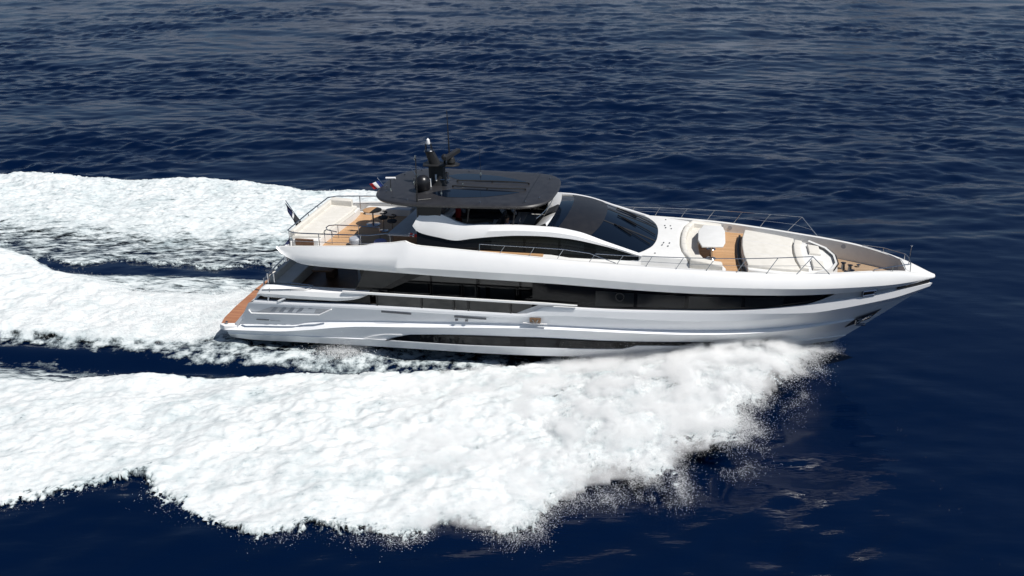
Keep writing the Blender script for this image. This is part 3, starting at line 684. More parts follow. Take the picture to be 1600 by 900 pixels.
# ------------------------------------------------------------------ foredeck lounge
g = G(); xs3 = np.linspace(22.6, 24.0, 8)
g.grid([[(x, -inner(x)+.02, deck_z(x)+.008) for x in xs3], [(x, inner(x)-.02, deck_z(x)+.008) for x in xs3]], flip=True)
xs3 = np.linspace(21.5, 22.7, 6); g.grid([[(x, -1.9, float(deck_z(x))+.01) for x in xs3], [(x, 1.9, float(deck_z(x))+.01) for x in xs3]], flip=True)
g.build('lounge_teak', 'teak', Y, smooth=False)
g = G(); xs3 = np.linspace(26.6, 30.2, 16)
g.grid([[(x, -inner(x)+.02, deck_z(x)+.01) for x in xs3], [(x, inner(x)-.02, deck_z(x)+.01) for x in xs3]], flip=True); g.build('bow_teak', 'teak_bow', Y, smooth=False)
so_ = empty('foredeck_sofa', parent=Y)
ob = [(22.85, -3.0), (22.9, -2.4), (22.75, -1.95), (22.0, -1.85), (21.78, -1.2), (21.68, 0), (21.78, 1.2), (22.0, 1.85), (22.75, 1.95), (22.9, 2.4), (22.85, 3.0), (21.5, 3.0), (21.3, 2.5), (21.05, 1.7), (20.95, .8), (20.93, 0), (20.95, -.8), (21.05, -1.7), (21.3, -2.5), (21.5, -3.0)]
g = G(); g.prism(ob, 4.55, 4.86, .05); g.build('sofa_base', 'deck_white', so_, angle=40)
sc_ = [(22.7, -2.35), (22.72, -1.98), (22.05, -1.88), (21.82, -1.2), (21.72, 0), (21.82, 1.2), (22.05, 1.88), (22.72, 1.98), (22.7, 2.35), (21.45, 2.3), (21.22, 1.6), (21.12, .8), (21.1, 0), (21.12, -.8), (21.22, -1.6), (21.45, -2.3)]
g = G(); g.prism(sc_, 4.86, 5.0, .06); g.build('seat_cushion', 'cushion', so_, angle=40)
bk = [(22.75, -2.75), (22.75, -2.3), (21.5, -2.22), (21.3, -1.5), (21.22, -.7), (21.2, 0), (21.22, .7), (21.3, 1.5), (21.5, 2.22), (22.75, 2.3), (22.75, 2.75), (21.42, 2.62), (21.08, 1.75), (20.97, .85), (20.95, 0), (20.97, -.85), (21.08, -1.75), (21.42, -2.62)]
g = G(); g.prism(bk, 4.86, lambda x, y: 5.28 - .16*max(0, (x-21.6)), .09); g.build('backrest', 'cushion', so_, angle=40)
g = G()
for i in range(5):
    a0 = [(21.13, -1.6), (21.03, -.8), (21.0, 0), (21.03, .8), (21.13, 1.6)][i]
    g.tube([(a0[0]-.02, a0[1], 5.285), (a0[0]+.16, a0[1], 5.285), (a0[0]+.2, a0[1], 5.0), (a0[0]+.72, a0[1], 5.004)], .007, 4)
g.build('seam', 'grey_white', so_)
ft = empty('foredeck_table', parent=Y)
tp = [(21.88, -1.42), (22.75, -1.3), (22.86, -.75), (22.86, .75), (22.72, 1.42), (21.92, 1.42), (21.7, .6), (21.7, -.6)]
g = G(); g.prism(tp, 5.37, 5.43, .025); g.build('tabletop', 'deck_white', ft, angle=45)
g = G()
for y in (-.6, .6): g.lathe([(.22, 0), (.2, .02), (.06, .05), (.055, .82)], (22.3, y, 4.6), 14)
g.parts('pedestal', 'steel', ft)
# sunpad with coaming, pillows and forward seat
su = empty('sunpad', parent=Y)
sz = lambda x, y: 5.03 - .10*(x-23.6)
base = [(23.8, -2.45), (25.5, -2.3), (26.6, -1.95), (27.3, -1.3), (27.55, -.5), (27.55, .5), (27.3, 1.3), (26.6, 1.95), (25.5, 2.3), (23.8, 2.45), (23.62, 1.2), (23.58, 0), (23.62, -1.2)]
g = G(); g.prism(base, lambda x, y: float(deck_z(x))-.05, lambda x, y: sz(x, y)-.12, .05); g.build('sunpad_base', 'deck_white', su, angle=40)
pad = [(23.78, -2.25), (25.2, -2.12), (25.95, -1.95), (25.8, -1), (25.75, 0), (25.8, 1), (25.95, 1.95), (25.2, 2.12), (23.78, 2.25), (23.64, 1.1), (23.6, 0), (23.64, -1.1)]
g = G(); g.prism(pad, lambda x, y: sz(x, y)-.13, lambda x, y: sz(x, y)+.02, .06); g.build('mattress', 'cushion', su, angle=40)
g = G()
for y in (-.75, .75): g.tube([(23.66, y, sz(23.66, 0)+.022), (25.8, y, sz(25.8, 0)+.022)], .008, 4)
g.build('seam', 'grey_white', su)
hd = [(25.95, -1.75), (26.3, -1.72), (26.2, -.9), (26.17, 0), (26.2, .9), (26.3, 1.72), (25.95, 1.75), (25.85, .9), (25.82, 0), (25.85, -.9)]
g = G(); g.prism(hd, lambda x, y: sz(x, y)-.13, lambda x, y: sz(x, y)+.05, .06); g.build('headrest', 'cushion', su, angle=40)
for y in (-.95, .95):
    g = G(); g.prism([(26.5, y-.55), (27.0, y-.5), (27.0, y+.5), (26.5, y+.55)], lambda x, y: sz(x, y)-.13, lambda x, y: sz(x, y)-.0, .05); g.build('seat_cushion', 'cushion', su, angle=40)
g = G(); ring = [(26.65, -1.98), (27.33, -1.33), (27.6, -.5), (27.6, .5), (27.33, 1.33), (26.65, 1.98)]
g.grid([[(x-.1, y*.93, sz(x, y)+.02) for x, y in ring], [(x-.02, y, sz(x, y)+.03) for x, y in ring], [(x+.06, y, float(deck_z(x))) for x, y in ring]], flip=False); g.build('front_coaming', 'deck_white', su, angle=40)
g = G(); g.tube([(x+.03, y*1.01, sz(x, y)-.02) for x, y in ring[1:-1]], .03, 6); g.build('coaming_rail', 'black_matte', su)
g = G(); g.prism([(23.55, -2.35), (23.63, -2.3), (23.55, -1.2), (23.51, 0), (23.55, 1.2), (23.63, 2.3), (23.55, 2.35), (23.43, 1.2), (23.4, 0), (23.43, -1.2)][::-1], 4.62, 4.72, .0); g.build('sunpad_shadow_strip', 'black_matte', su, smooth=False)  # black strip standing in for the sunpad's shadow on the deck
# speakers on the inner bulwark, bow gear
for x, y0 in ((23.15, 0), (28.1, 0)):
    for s in (-1, 1):
        y = float(inner(x))-.012; z = float(zA(x))-.2
        g = G(); sl_ = (float(inner(x+.1))-float(inner(x-.1)))/.2
        g.add([(x+.1*math.cos(a), s*(y+sl_*.1*math.cos(a)), z+.1*math.sin(a)) for a in np.linspace(0, 2*math.pi, 17)[:-1]], [tuple(range(16))]); g.build('deck_speaker', 'louvre_grey', Y, smooth=False)
g = G()
for x, y in ((28.0, .55), (28.25, .3), (28.0, -.55), (28.25, -.3)): g.lathe([(.12, 0), (.09, .05), (.07, .28), (.12, .34), (.0, .36)], (x, y, 3.95), 12)
g.parts('windlass', 'steel_dark', Y)
g = G()
for y in (-.25, .25): g.box(28.5, 29.6, y-.06, y+.06, 3.92, 4.02)
g.build('anchor_chain', 'steel_dark', Y)
g = G()
for x, y in ((28.7, .95), (28.7, -.95)): g.lathe([(.07, 0), (.05, .12), (.1, .16), (0, .2)], (x, y, 3.93), 10)
g.parts('bow_cleat', 'steel', Y)

# ------------------------------------------------------------------ guard rails
def rail(name, tops, bases, strut=None, mid=True, r=.018, m='steel', side=1):
    e = empty(name, parent=Y)
    tops = [Vector((x, y*side, z)) for x, y, z in tops]; bases = [Vector((x, y*side, z)) for x, y, z in bases]
    line = list(tops)
    if strut: line.append(Vector((strut[0], strut[1]*side, strut[2])))
    g = G(); g.tube(line, r, 8); g.build('top_rail', m, e)
    for t, b in zip(tops[:len(bases)], bases):
        g = G(); g.tube([b, b+(t-b)*.3+Vector((0, 0, .01)), t], r*.8, 6); g.build('stanchion', m, e)
    if mid:
        g = G(); mm = [b.lerp(t, .48) for t, b in zip(tops[:len(bases)], bases)]
        if strut: mm.append(line[-1].lerp(tops[-1], .35))
        g.tube(mm, r*.45, 6); g.build('guard_wire', m, e)
    return e
ftop = [(17.55, 3.26, 5.52), (18.7, 3.32, 5.53), (19.88, 3.32, 5.55), (21.15, 3.31, 5.565), (22.41, 3.22, 5.575), (23.66, 3.09, 5.59), (24.91, 2.87, 5.61), (26.29, 2.58, 5.64)]
fbas = [(17.3, 3.33, 5.17), (18.45, 3.36, 5.14), (19.65, 3.36, 5.12), (20.87, 3.37, 5.08), (22.09, 3.29, 5.05), (23.31, 3.17, 5.0), (24.51, 2.97, 4.95), (25.72, 2.71, 4.89)]
for s in (-1, 1):
    rail('guard_rail', ftop, fbas, (27.06, 2.33, 4.81), side=s)
    rail('side_deck_rail', [(12.6, 3.2, 5.66), (13.7, 3.22, 5.65), (14.96, 3.24, 5.65), (16.2, 3.26, 5.64), (17.3, 3.27, 5.53)], [(12.6, 3.28, 5.38), (13.5, 3.29, 5.34), (14.75, 3.29, 5.27), (15.95, 3.3, 5.22)], (18.4, 3.3, 5.16), mid=False, side=s)
    rail('bow_rail', [(28.9, 1.52, 4.82), (29.7, 1.16, 4.86), (30.5, .62, 4.82)], [(28.9, 1.55, 4.76), (29.7, 1.2, 4.68), (30.5, .7, 4.5)], mid=False, r=.022, side=s)
jk = empty('jack_staff', (30.55, 0, 4.55), parent=Y)
g = G(); g.tube([(0, 0, 0), (.02, 0, .85)], .02, 6); g.lathe([(.03, 0), (.05, .03), (0, .06)], (.02, 0, .84), 8); g.build('pole', 'steel', jk)
g = G(); g.tube([(-.05, -.62, .27), (0, 0, .3), (-.05, .62, .27)], .02, 6); g.build('cross_rail', 'steel', jk)
# aft flybridge rail all round
ar = empty('aft_rail', parent=Y)
zr = 5.58
line = [(9.6, -2.72, 5.72), (8.3, -2.76, 5.75), (7.6, -2.78, 5.64), (6.0, -2.8, 5.6), (4.4, -2.8, zr), (3.96, -2.78, zr), (3.62, -2.5, zr), (3.58, 0, zr), (3.62, 2.5, zr), (3.96, 2.78, zr), (5.0, 2.95, 5.58), (7.0, 3.05, 5.62), (9.5, 3.0, 5.72)]
g = G(); g.tube(line, .028, 8); g.build('top_rail', 'steel', ar)
g = G(); g.tube([(x, y, z-.38) for x, y, z in line[2:]], .012, 6); g.build('guard_wire', 'steel', ar)
for x, y, z, zb in ((8.5, -2.76, 5.73, 5.2), (7.15, -2.79, 5.63, 5.1), (5.2, -2.8, 5.59, 5.0), (3.72, -2.6, zr, 4.9), (3.59, -1.2, zr, 5.2), (3.59, .0, zr, 5.2), (3.59, 1.2, zr, 5.2), (5.1, 2.96, 5.58, 5.0), (6.7, 3.03, 5.62, 5.0), (8.3, 3.02, 5.68, 5.0)):
    g = G(); g.tube([(x, y, zb-.1), (x, y, z)], .022, 6); g.build('stanchion', 'steel', ar)
ir = empty('stairwell_rail', parent=Y)
g = G(); g.tube([(7.4, -.95, 4.85), (7.4, -.95, 5.38), (6.4, -.97, 5.4), (5.3, -.98, 5.4), (5.02, -1.12, 5.4), (5.0, -1.4, 5.4), (5.2, -1.72, 5.4), (5.7, -1.9, 5.4)], .026, 8); g.build('top_rail', 'steel', ir)
for x, y in ((5.4, -.98), (6.4, -.97), (5.4, -1.8)):
    g = G(); g.tube([(x, y, 4.76), (x, y, 5.4)], .018, 6); g.build('stanchion', 'steel', ir)

# aft sunbed of the flybridge
ab = empty('aft_sunbed', parent=Y)
g = G(); g.prism([(3.75, -2.35), (4.95, -2.35), (5.25, 1.7), (5.2, 2.6), (3.75, 2.75)], 4.72, 5.1, .03); g.build('bed_base', 'deck_white', ab, angle=40)
g = G(); g.prism([(3.72, -2.3), (4.85, -2.0), (5.15, 1.75), (5.1, 2.5), (3.75, 2.7)], 5.08, lambda x, y: 5.24+.05*max(0, 4.4-x), .08); g.build('mattress', 'cushion', ab, angle=40)
g = G(); g.prism([(3.72, 2.35), (4.9, 2.25), (4.85, 2.62), (3.72, 2.8)], 5.2, 5.55, .08); g.prism([(3.6, -2.25), (3.82, -2.25), (3.84, 2.5), (3.62, 2.5)], 5.15, 5.5, .08); g.build('backrest', 'cushion', ab, angle=40)
g = G(); g.tube([(4.9, -2.0, 5.1), (5.2, 1.75, 5.1)], .07, 6); g.build('bed_roll', 'cushion', ab)
g = G(); g.box(3.9, 4.75, -2.44, -2.36, 4.86, 5.16); g.build('wood_panel', 'wood_dark_shaded', ab, smooth=False)
g = G(); g.prism([(5.5, 2.55), (7.8, 2.6), (7.8, 3.05), (5.5, 3.0)], 4.74, 5.1, .04); g.build('side_bench', 'deck_white', Y, angle=40)
g = G(); g.add([(3.42, -2.95, 4.84), (3.72, -2.9, 4.84), (3.72, -2.6, 5.25)], [(0, 1, 2)]); g.add([(3.42, -2.95, 4.82), (3.72, -2.62, 4.82), (3.72, -2.6, 5.25)], [(0, 1, 2)]); g.build('stern_fairing', 'navy_cloth', Y, smooth=False)

# ------------------------------------------------------------------ loose things on board
bt = empty('cocktail_table'); bt.matrix_world = MB @ Matrix.Translation((6.36, 1.16, DECK+.014))
tag(bt, 'round wooden cocktail table on a steel pedestal beside the white aft sunbed', 'table')
g = G(); g.lathe([(.40, .70), (.45, .705), (.45, .735), (.43, .745), (0, .745)], n=32); g.build('tabletop', 'teak', bt)
g = G(); g.lathe([(.34, 0), (.34, .02), (.1, .05), (.045, .08), (.045, .70), (.12, .71)], n=24); g.build('pedestal', 'steel', bt)
def stool(x, y, label, top, m, h=.68):
    e = empty('bar_stool'); e.matrix_world = MB @ Matrix.Translation((x, y, DECK+.014))
    tag(e, label, 'stool', 'stools and pouffes on the shaded aft deck')
    g = G(); g.lathe([(.20, h-.1), (.23, h-.06), (.23, h-.02), (.20, h), (0, h)], n=20); g.build('seat', m, e)
    g = G(); g.lathe([(.22, 0), (.22, .015), (.06, .04), (.03, .06), (.03, h-.1)], n=16); g.build('pedestal', 'steel', e)
    g = G(); g.tube([(-.2+.0, .2*math.cos(a), h+.16+.05*math.sin(a)) if 0 else (.2*math.cos(a), .2*math.sin(a), h+.2) for a in np.linspace(-1.9, 1.9, 12)], .03, 6)
    for a in (-1.4, 1.4): g.tube([(.2*math.cos(a), .2*math.sin(a), h-.04), (.2*math.cos(a), .2*math.sin(a), h+.2)], .018, 5)
    g.build('backrest', m, e); return e
stool(7.75, -.15, 'dark bar stool with curved backrest nearest the front of the bar counter under the hardtop', True, 'dark_fabric', .72)
stool(7.15, .35, 'dark bar stool standing between the cocktail table and the bar counter', True, 'dark_fabric', .70)
def pouf(x, y, label, m):
    e = empty('pouffe'); e.matrix_world = MB @ Matrix.Translation((x, y, DECK+.014))
    tag(e, label, 'pouffe', 'stools and pouffes on the shaded aft deck')
    g = G(); g.lathe([(.25, .06), (.29, .1), (.29, .3), (.25, .36), (0, .37)], n=20); g.build('cushion', m, e)
    g = G(); g.lathe([(.24, 0), (.24, .06)], n=16); g.build('plinth', 'black_matte', e)
pouf(6.5, -1.75, 'round grey pouffe on the deck inside the stainless stairwell rail', 'louvre_grey')
pouf(7.75, -1.95, 'round lilac blue pouffe in the shade close to the near side rail', 'lilac_cloth')

def flagmesh(corners, nu, nv, wave):
    a, b, c, d = [Vector(p) for p in corners]; V = []
    for i in range(nu+1):
        for j in range(nv+1):
            u = i/nu; v = j/nv
            p = a.lerp(b, u).lerp(d.lerp(c, u), v); p.y += wave*math.sin(u*7+v*2)*u; p.z += wave*.4*math.sin(u*5+1)*u
            V.append(p)
    return V
def flag(name, corners, bands, label, cat, wave=.05, nu=24, nv=9, axis='u', staff=None):
    e = empty(name); e.matrix_world = MB @ Matrix.Translation(corners[0]); tag(e, label, cat)
    off = Vector(corners[0]); cs = [Vector(p)-off for p in corners]
    V = flagmesh(cs, nu, nv, wave)
    me = bpy.data.meshes.new('cloth'); F = []; mi = []
    names = []
    for i in range(nu):
        for j in range(nv):
            k = i*(nv+1)+j; F.append((k, k+1, k+nv+2, k+nv+1))
            t = (i+.5)/nu if axis == 'u' else (j+.5)/nv
            m = bands(t, (j+.5)/nv, (i+.5)/nu)
            if m not in names: names.append(m)
            mi.append(names.index(m))
    me.from_pydata([tuple(v) for v in V], [], F)
    for n_ in names: me.materials.append(M[n_])
    me.polygons.foreach_set('material_index', mi); me.shade_smooth()
    o = bpy.data.objects.new('cloth', me); COL.objects.link(o); o.parent = e
    sm = o.modifiers.new('thickness', 'SOLIDIFY'); sm.thickness = .008
    if staff:
        g = G(); g.tube([Vector(p)-off for p in staff], .02, 6); g.build('staff', 'steel', e)
    return e
flag('courtesy_flag', [(7.36, -.35, 7.42), (6.88, -.45, 7.26), (7.08, -.45, 7.02), (7.58, -.35, 7.14)],
     lambda t, v, u: 'blue_cloth' if t < .36 else ('white_cloth' if t < .68 else 'red_cloth'),
     'small blue, white and red striped flag at the aft tip of the dark hardtop', 'flag', .03, staff=[(7.26, -.35, 7.56), (7.66, -.35, 6.98)])
flag('ensign', [(2.47, 0, 6.06), (2.62, .05, 5.45), (2.98, -.1, 4.78), (3.22, 0, 5.13)],
     lambda t, v, u: ('navy_cloth' if v < .45 else 'white_cloth' if v < .58 else 'dark_fabric') if u < .1 else
     ('red_cloth' if .72 < u < .84 and .25 < v < .5 else 'navy_cloth' if v < .46 else 'white_cloth' if v < .6 else 'dark_fabric'),
     'large navy ensign with a white stripe hanging furled from the stern staff', 'flag', .08, axis='v', staff=[(2.5, .02, 6.14), (3.35, .02, 4.8)])
flag('pennant', [(9.3, -2.55, 5.78), (9.75, -2.6, 5.74), (9.72, -2.6, 5.6), (9.25, -2.55, 5.6)],
     lambda t, v, u: 'red_cloth' if int(u*7) % 3 else 'white_cloth',
     'small red and white pennant fluttering at the foot of the near whip antenna', 'flag', .04)

def pillow(x, y, z, m, label, rz, grp='loose cushions on the shaded flybridge seats'):
    g = G(); rows = []
    for k, (sc, h) in enumerate(((.2, -.085), (.8, -.06), (1, 0), (.8, .06), (.2, .085))):
        rows.append([(.24*sc*np.sign(math.cos(a))*abs(math.cos(a))**.5, .24*sc*np.sign(math.sin(a))*abs(math.sin(a))**.5, h) for a in np.linspace(0, 2*math.pi, 21)[:-1]])
    g.grid(rows, True); g.f.append(tuple(range(20))[::-1]); g.f.append(tuple(range(80, 100)))
    o = g.build('pillow', m); o.matrix_world = MB @ Matrix.Translation((x, y, z)) @ Matrix.Rotation(rz, 4, 'Z') @ Matrix.Rotation(1.0, 4, 'Y')
    tag(o, label, 'cushion', grp)
pillow(13.05, 2.05, 5.5, 'white_cloth', 'pale scatter cushion at the front end of the dark sofa under the hardtop', .3)
pillow(12.55, 2.1, 5.5, 'white_cloth', 'pale scatter cushion lying beside another, further aft on the dark sofa', -.2)
pillow(10.6, 2.0, 5.5, 'louvre_grey', 'grey scatter cushion at the aft end of the dark sofa, near the red jacket', .1)
g = G(); g.prism([(12.15, -1.9), (12.9, -1.9), (12.9, -1.5), (12.15, -1.5)], 5.30, 5.55, .08)
o = g.build('rolled_towel', 'pale_blue_cloth'); o.matrix_world = MB; tag(o, 'pale blue rolled towel on the dark seat just inside the white arch', 'towel')
g = G(); g.prism([(10.5, 1.0), (10.66, 1.0), (10.66, 1.45), (10.5, 1.45)], 5.3, 6.3, .06)
o = g.build('red_jacket', 'red_cloth'); o.matrix_world = MB; tag(o, 'red jacket hanging upright behind the white arch under the hardtop', 'jacket')

# ------------------------------------------------------------------ person at the helm (skin-modified skeleton)
def skinned(name, verts, edges, radii, m, parent, levels=2, root=0):
    me = bpy.data.meshes.new(name); me.from_pydata(verts, edges, [])
    o = bpy.data.objects.new(name, me); COL.objects.link(o)
    sk = o.modifiers.new('skin', 'SKIN'); ss = o.modifiers.new('sub', 'SUBSURF'); ss.levels = ss.render_levels = levels
    for i, r in enumerate(radii):
        d = me.skin_vertices[0].data[i]; d.radius = (r, r) if not hasattr(r, '__len__') else r; d.use_root = (i == root)
    dg = bpy.context.evaluated_depsgraph_get(); dg.update()
    m2 = bpy.data.meshes.new_from_object(o.evaluated_get(dg)); m2.name = name
    o.modifiers.clear(); o.data = m2; bpy.data.meshes.remove(me)
    m2.materials.clear(); m2.materials.append(M[m]); m2.shade_smooth(); o.parent = parent
    return o
pe = empty('person'); pe.matrix_world = MB @ Matrix.Translation((13.33, -1.0, 5.42))
tag(pe, 'person in a lilac shirt and dark trousers seated at the helm under the hardtop', 'person')
V = [(0, 0, .1), (0, 0, .3), (.02, 0, .48), (.03, 0, .56), (.05, 0, .68), (.06, 0, .79)]
E_ = [(0, 1), (1, 2), (2, 3), (3, 4), (4, 5)]; Rr = [.15, .14, .13, .055, .095, .08]
for s in (-1, 1):
    b = len(V); V += [(.01, s*.19, .47), (.1, s*.24, .24), (.33, s*.16, .28), (.42, s*.15, .30)]; Rr += [.065, .048, .036, .04]
    E_ += [(2, b), (b, b+1), (b+1, b+2), (b+2, b+3)]
    b = len(V); V += [(.06, s*.1, .08), (.45, s*.12, .07), (.47, s*.12, -.36), (.6, s*.12, -.40)]; Rr += [.09, .065, .045, .04]
    E_ += [(0, b), (b, b+1), (b+1, b+2), (b+2, b+3)]
skinned('body', V, E_, Rr, 'skin', pe)
V = [(0, 0, .12), (0, 0, .3), (.02, 0, .49)]; E_ = [(0, 1), (1, 2)]; Rr = [.17, .16, .145]
for s in (-1, 1):
    b = len(V); V += [(.01, s*.19, .475), (.07, s*.23, .3)]; Rr += [.08, .065]; E_ += [(2, b), (b, b+1)]
skinned('shirt', V, E_, Rr, 'lilac_cloth', pe)
V = [(0, 0, .08)]; E_ = []; Rr = [.165]
for s in (-1, 1):
    b = len(V); V += [(.07, s*.1, .08), (.45, s*.12, .07), (.47, s*.12, -.3)]; Rr += [.105, .08, .06]; E_ += [(0, b), (b, b+1), (b+1, b+2)]
skinned('trousers', V, E_, Rr, 'dark_trousers', pe)
g = G(); g.ball((.035, 0, .775), .105, 14, 9); g.build('hair', 'hair', pe)
g = G()
for s in (-1, 1):
    for k in range(4): g.tube([(.42, s*.15+(k-1.5)*.02, .31), (.47, s*.15+(k-1.5)*.022, .315), (.49, s*.15+(k-1.5)*.022, .29)], .009, 5)
    g.tube([(.40, s*(.15-.03), .31), (.45, s*(.15-.055), .32)], .01, 5)
g.build('fingers', 'skin', pe)

# ------------------------------------------------------------------ sea and foam
def tile_noise(n, beta, seed, kmin=1, aniso=1.0):
    r = np.random.default_rng(seed)
    kx = np.fft.fftfreq(n)[:, None]*n; ky = np.fft.fftfreq(n)[None]*n
    k = np.sqrt((kx*aniso)**2 + ky**2); k[0, 0] = 1
    a = np.where(k >= kmin, k**(-beta), 0); a[0, 0] = 0
    f = np.fft.ifft2(np.fft.fft2(r.standard_normal((n, n)))*a).real
    return f/f.std()
def uniformize(f):
    r = np.argsort(np.argsort(f.ravel())); return (r/len(r)).reshape(f.shape)
def samp(T, u, v):
    n = T.shape[0]; u = (u % 1)*n; v = (v % 1)*n
    i = np.floor(u).astype(int) % n; j = np.floor(v).astype(int) % n; fu = u-np.floor(u); fv = v-np.floor(v)
    i2 = (i+1) % n; j2 = (j+1) % n
    return T[i, j]*(1-fu)*(1-fv)+T[i2, j]*fu*(1-fv)+T[i, j2]*(1-fu)*fv+T[i2, j2]*fu*fv
def ocean(n, L, seed, lp, wdir, hs, spread=2, cut=.35):
    r = np.random.default_rng(seed)
    k1 = np.fft.fftfreq(n, L/n)*2*math.pi; kx, ky = k1[:, None], k1[None]
    k = np.sqrt(kx**2+ky**2); k[0, 0] = 1e9
    kp = 2*math.pi/lp
    P = k**-4.1*np.exp(-1.25*(kp/k)**2)*np.exp(-(k*cut/6.28)**2)
    c = (kx*math.cos(wdir)+ky*math.sin(wdir))/k
    P = P*(np.abs(c)**spread + .015)
    f = np.fft.ifft2(np.fft.fft2(r.standard_normal((n, n)))*np.sqrt(P)).real
    return f*hs/4/f.std()
O1 = ocean(512, 83., 3, 6.5, R(80), .23, 6, .30); O2 = ocean(512, 57.3, 5, 3.4, R(105), .115, 4, .20); O3 = ocean(256, 211., 8, 26., R(84), .42, 4, 3.); GU = tile_noise(256, 1.4, 31, 2)
def sea_z(x, y):
    d = np.sqrt((x-10)**2+(y+3)**2)
    calm = .36+.64*np.clip((y-2)/25, 0, 1)      # calmer water in the lee near the hull
    gust = np.clip(1+.3*samp(GU, x/143., y/97.), .4, 1.7)
    z = (samp(O1, x/83, y/83)*gust+samp(O2, (x*.96+y*.28)/57.3, (y*.96-x*.28)/57.3)*gust*gust+samp(O3, x/211, y/211))*calm
    fade = 1-np.clip((d-260)/400, 0, 1)
    z = z*fade
    # hollow and ridge between hull wash and bow wave
    xr = np.clip((14-x)/10, 0, 1)
    yc = -6.2 + .05*np.clip(14-x, 0, 40)
    z = z - .22*xr*np.exp(-((y-yc+.3)/.9)**2)*np.where(x > -16, 1, 0) + .10*xr*np.exp(-((y-yc-1.2)/.7)**2)*np.where(x > -16, 1, 0)
    return z
def sheet(name, xs, ys, zf, m, kind, label=None):
    X, Yy = np.meshgrid(xs, ys, indexing='ij'); Z = zf(X, Yy)
    return make_grid(name, X, Yy, Z, None, m, kind, label)
def make_grid(name, X, Yy, Z, keep, m, kind, attrs=None):
    n, k = X.shape
    co = np.stack([X, Yy, Z], -1).reshape(-1, 3).astype(np.float32)
    i = np.arange(n-1)[:, None]*k+np.arange(k-1)[None]
    q = np.stack([i, i+k, i+k+1, i+1], -1).reshape(-1, 4)
    if keep is not None:
        q = q[keep.reshape(-1)]
        used = np.zeros(len(co), bool); used[q.ravel()] = True
        idx = np.cumsum(used)-1; q = idx[q]; co = co[used]
        if attrs: attrs = {a: b.reshape(-1)[used] for a, b in attrs.items()}
    elif attrs: attrs = {a: b.reshape(-1) for a, b in attrs.items()}
    me = bpy.data.meshes.new(name); me.vertices.add(len(co)); me.vertices.foreach_set('co', co.ravel())
    me.loops.add(q.size); me.loops.foreach_set('vertex_index', q.ravel().astype(np.int32))
    me.polygons.add(len(q)); me.polygons.foreach_set('loop_start', np.arange(0, q.size, 4, dtype=np.int32))
    me.polygons.foreach_set('use_smooth', np.ones(len(q), bool))
    for a, b in (attrs or {}).items():
        at_ = me.attributes.new(a, 'FLOAT', 'POINT'); at_.data.foreach_set('value', b.astype(np.float32))
    me.update(); me.materials.append(M[m])
    o = bpy.data.objects.new(name, me); COL.objects.link(o); o['kind'] = kind
    return o
def lines(a, b, step, grow, lim):
    c = list(np.arange(a, b, step)); s = step; x = c[-1]; up = []
    while x < lim[1]:
        s *= grow; x += s; up.append(x)
    s = step; x = c[0]; dn = []
    while x > lim[0]:
        s *= grow; x -= s; dn.append(x)
    return np.array(dn[::-1]+c+up)
m = mat('sea_water', (.00008, .0042, .0205), .075, ior=1.333)
n_, l_, b_ = nodes(m)
b_.inputs['Specular IOR Level'].default_value = .34
t1 = noise(m, .9, 4, .55, stretch=(.38, 1.4, 1)); t2 = noise(m, 3.4, 3, .5, stretch=(.42, 1.4, 1))
mx = n_.new('ShaderNodeMath'); mx.operation = 'MULTIPLY_ADD'; mx.inputs[1].default_value = .22
l_.new(t2.outputs[0], mx.inputs[0]); l_.new(t1.outputs[0], mx.inputs[2])
ra = n_.new('ShaderNodeAttribute'); ra.attribute_name = 'ripple'
rm = n_.new('ShaderNodeMath'); rm.operation = 'MULTIPLY'; l_.new(mx.outputs[0], rm.inputs[0]); l_.new(ra.outputs['Fac'], rm.inputs[1])
bump(m, rm.outputs[0], .5, .085)
xs = lines(-55, 80, .24, 1.035, (-9000, 9000)); ys = lines(-24, 60, .22, 1.012, (-9000, 9000))
ys = np.concatenate([ys[ys < 180], lines(180, 182, 1.2, 1.05, (181, 9000))[1:]]); ys = np.concatenate([-lines(24.5, 25.5, .3, 1.08, (24.6, 9000))[::-1], ys[ys > -24.3]])
sea = make_grid('sea', *(lambda A, B: (A, B, sea_z(A, B)))(*np.meshgrid(xs, ys, indexing='ij')), None, 'sea_water', 'structure', {'ripple': (lambda A, B: (.5+.5*np.clip((B+2)/26, 0, 1))*np.clip(1+.35*samp(GU, A/143., B/97.), .3, 1.8))(*np.meshgrid(xs, ys, indexing='ij'))})

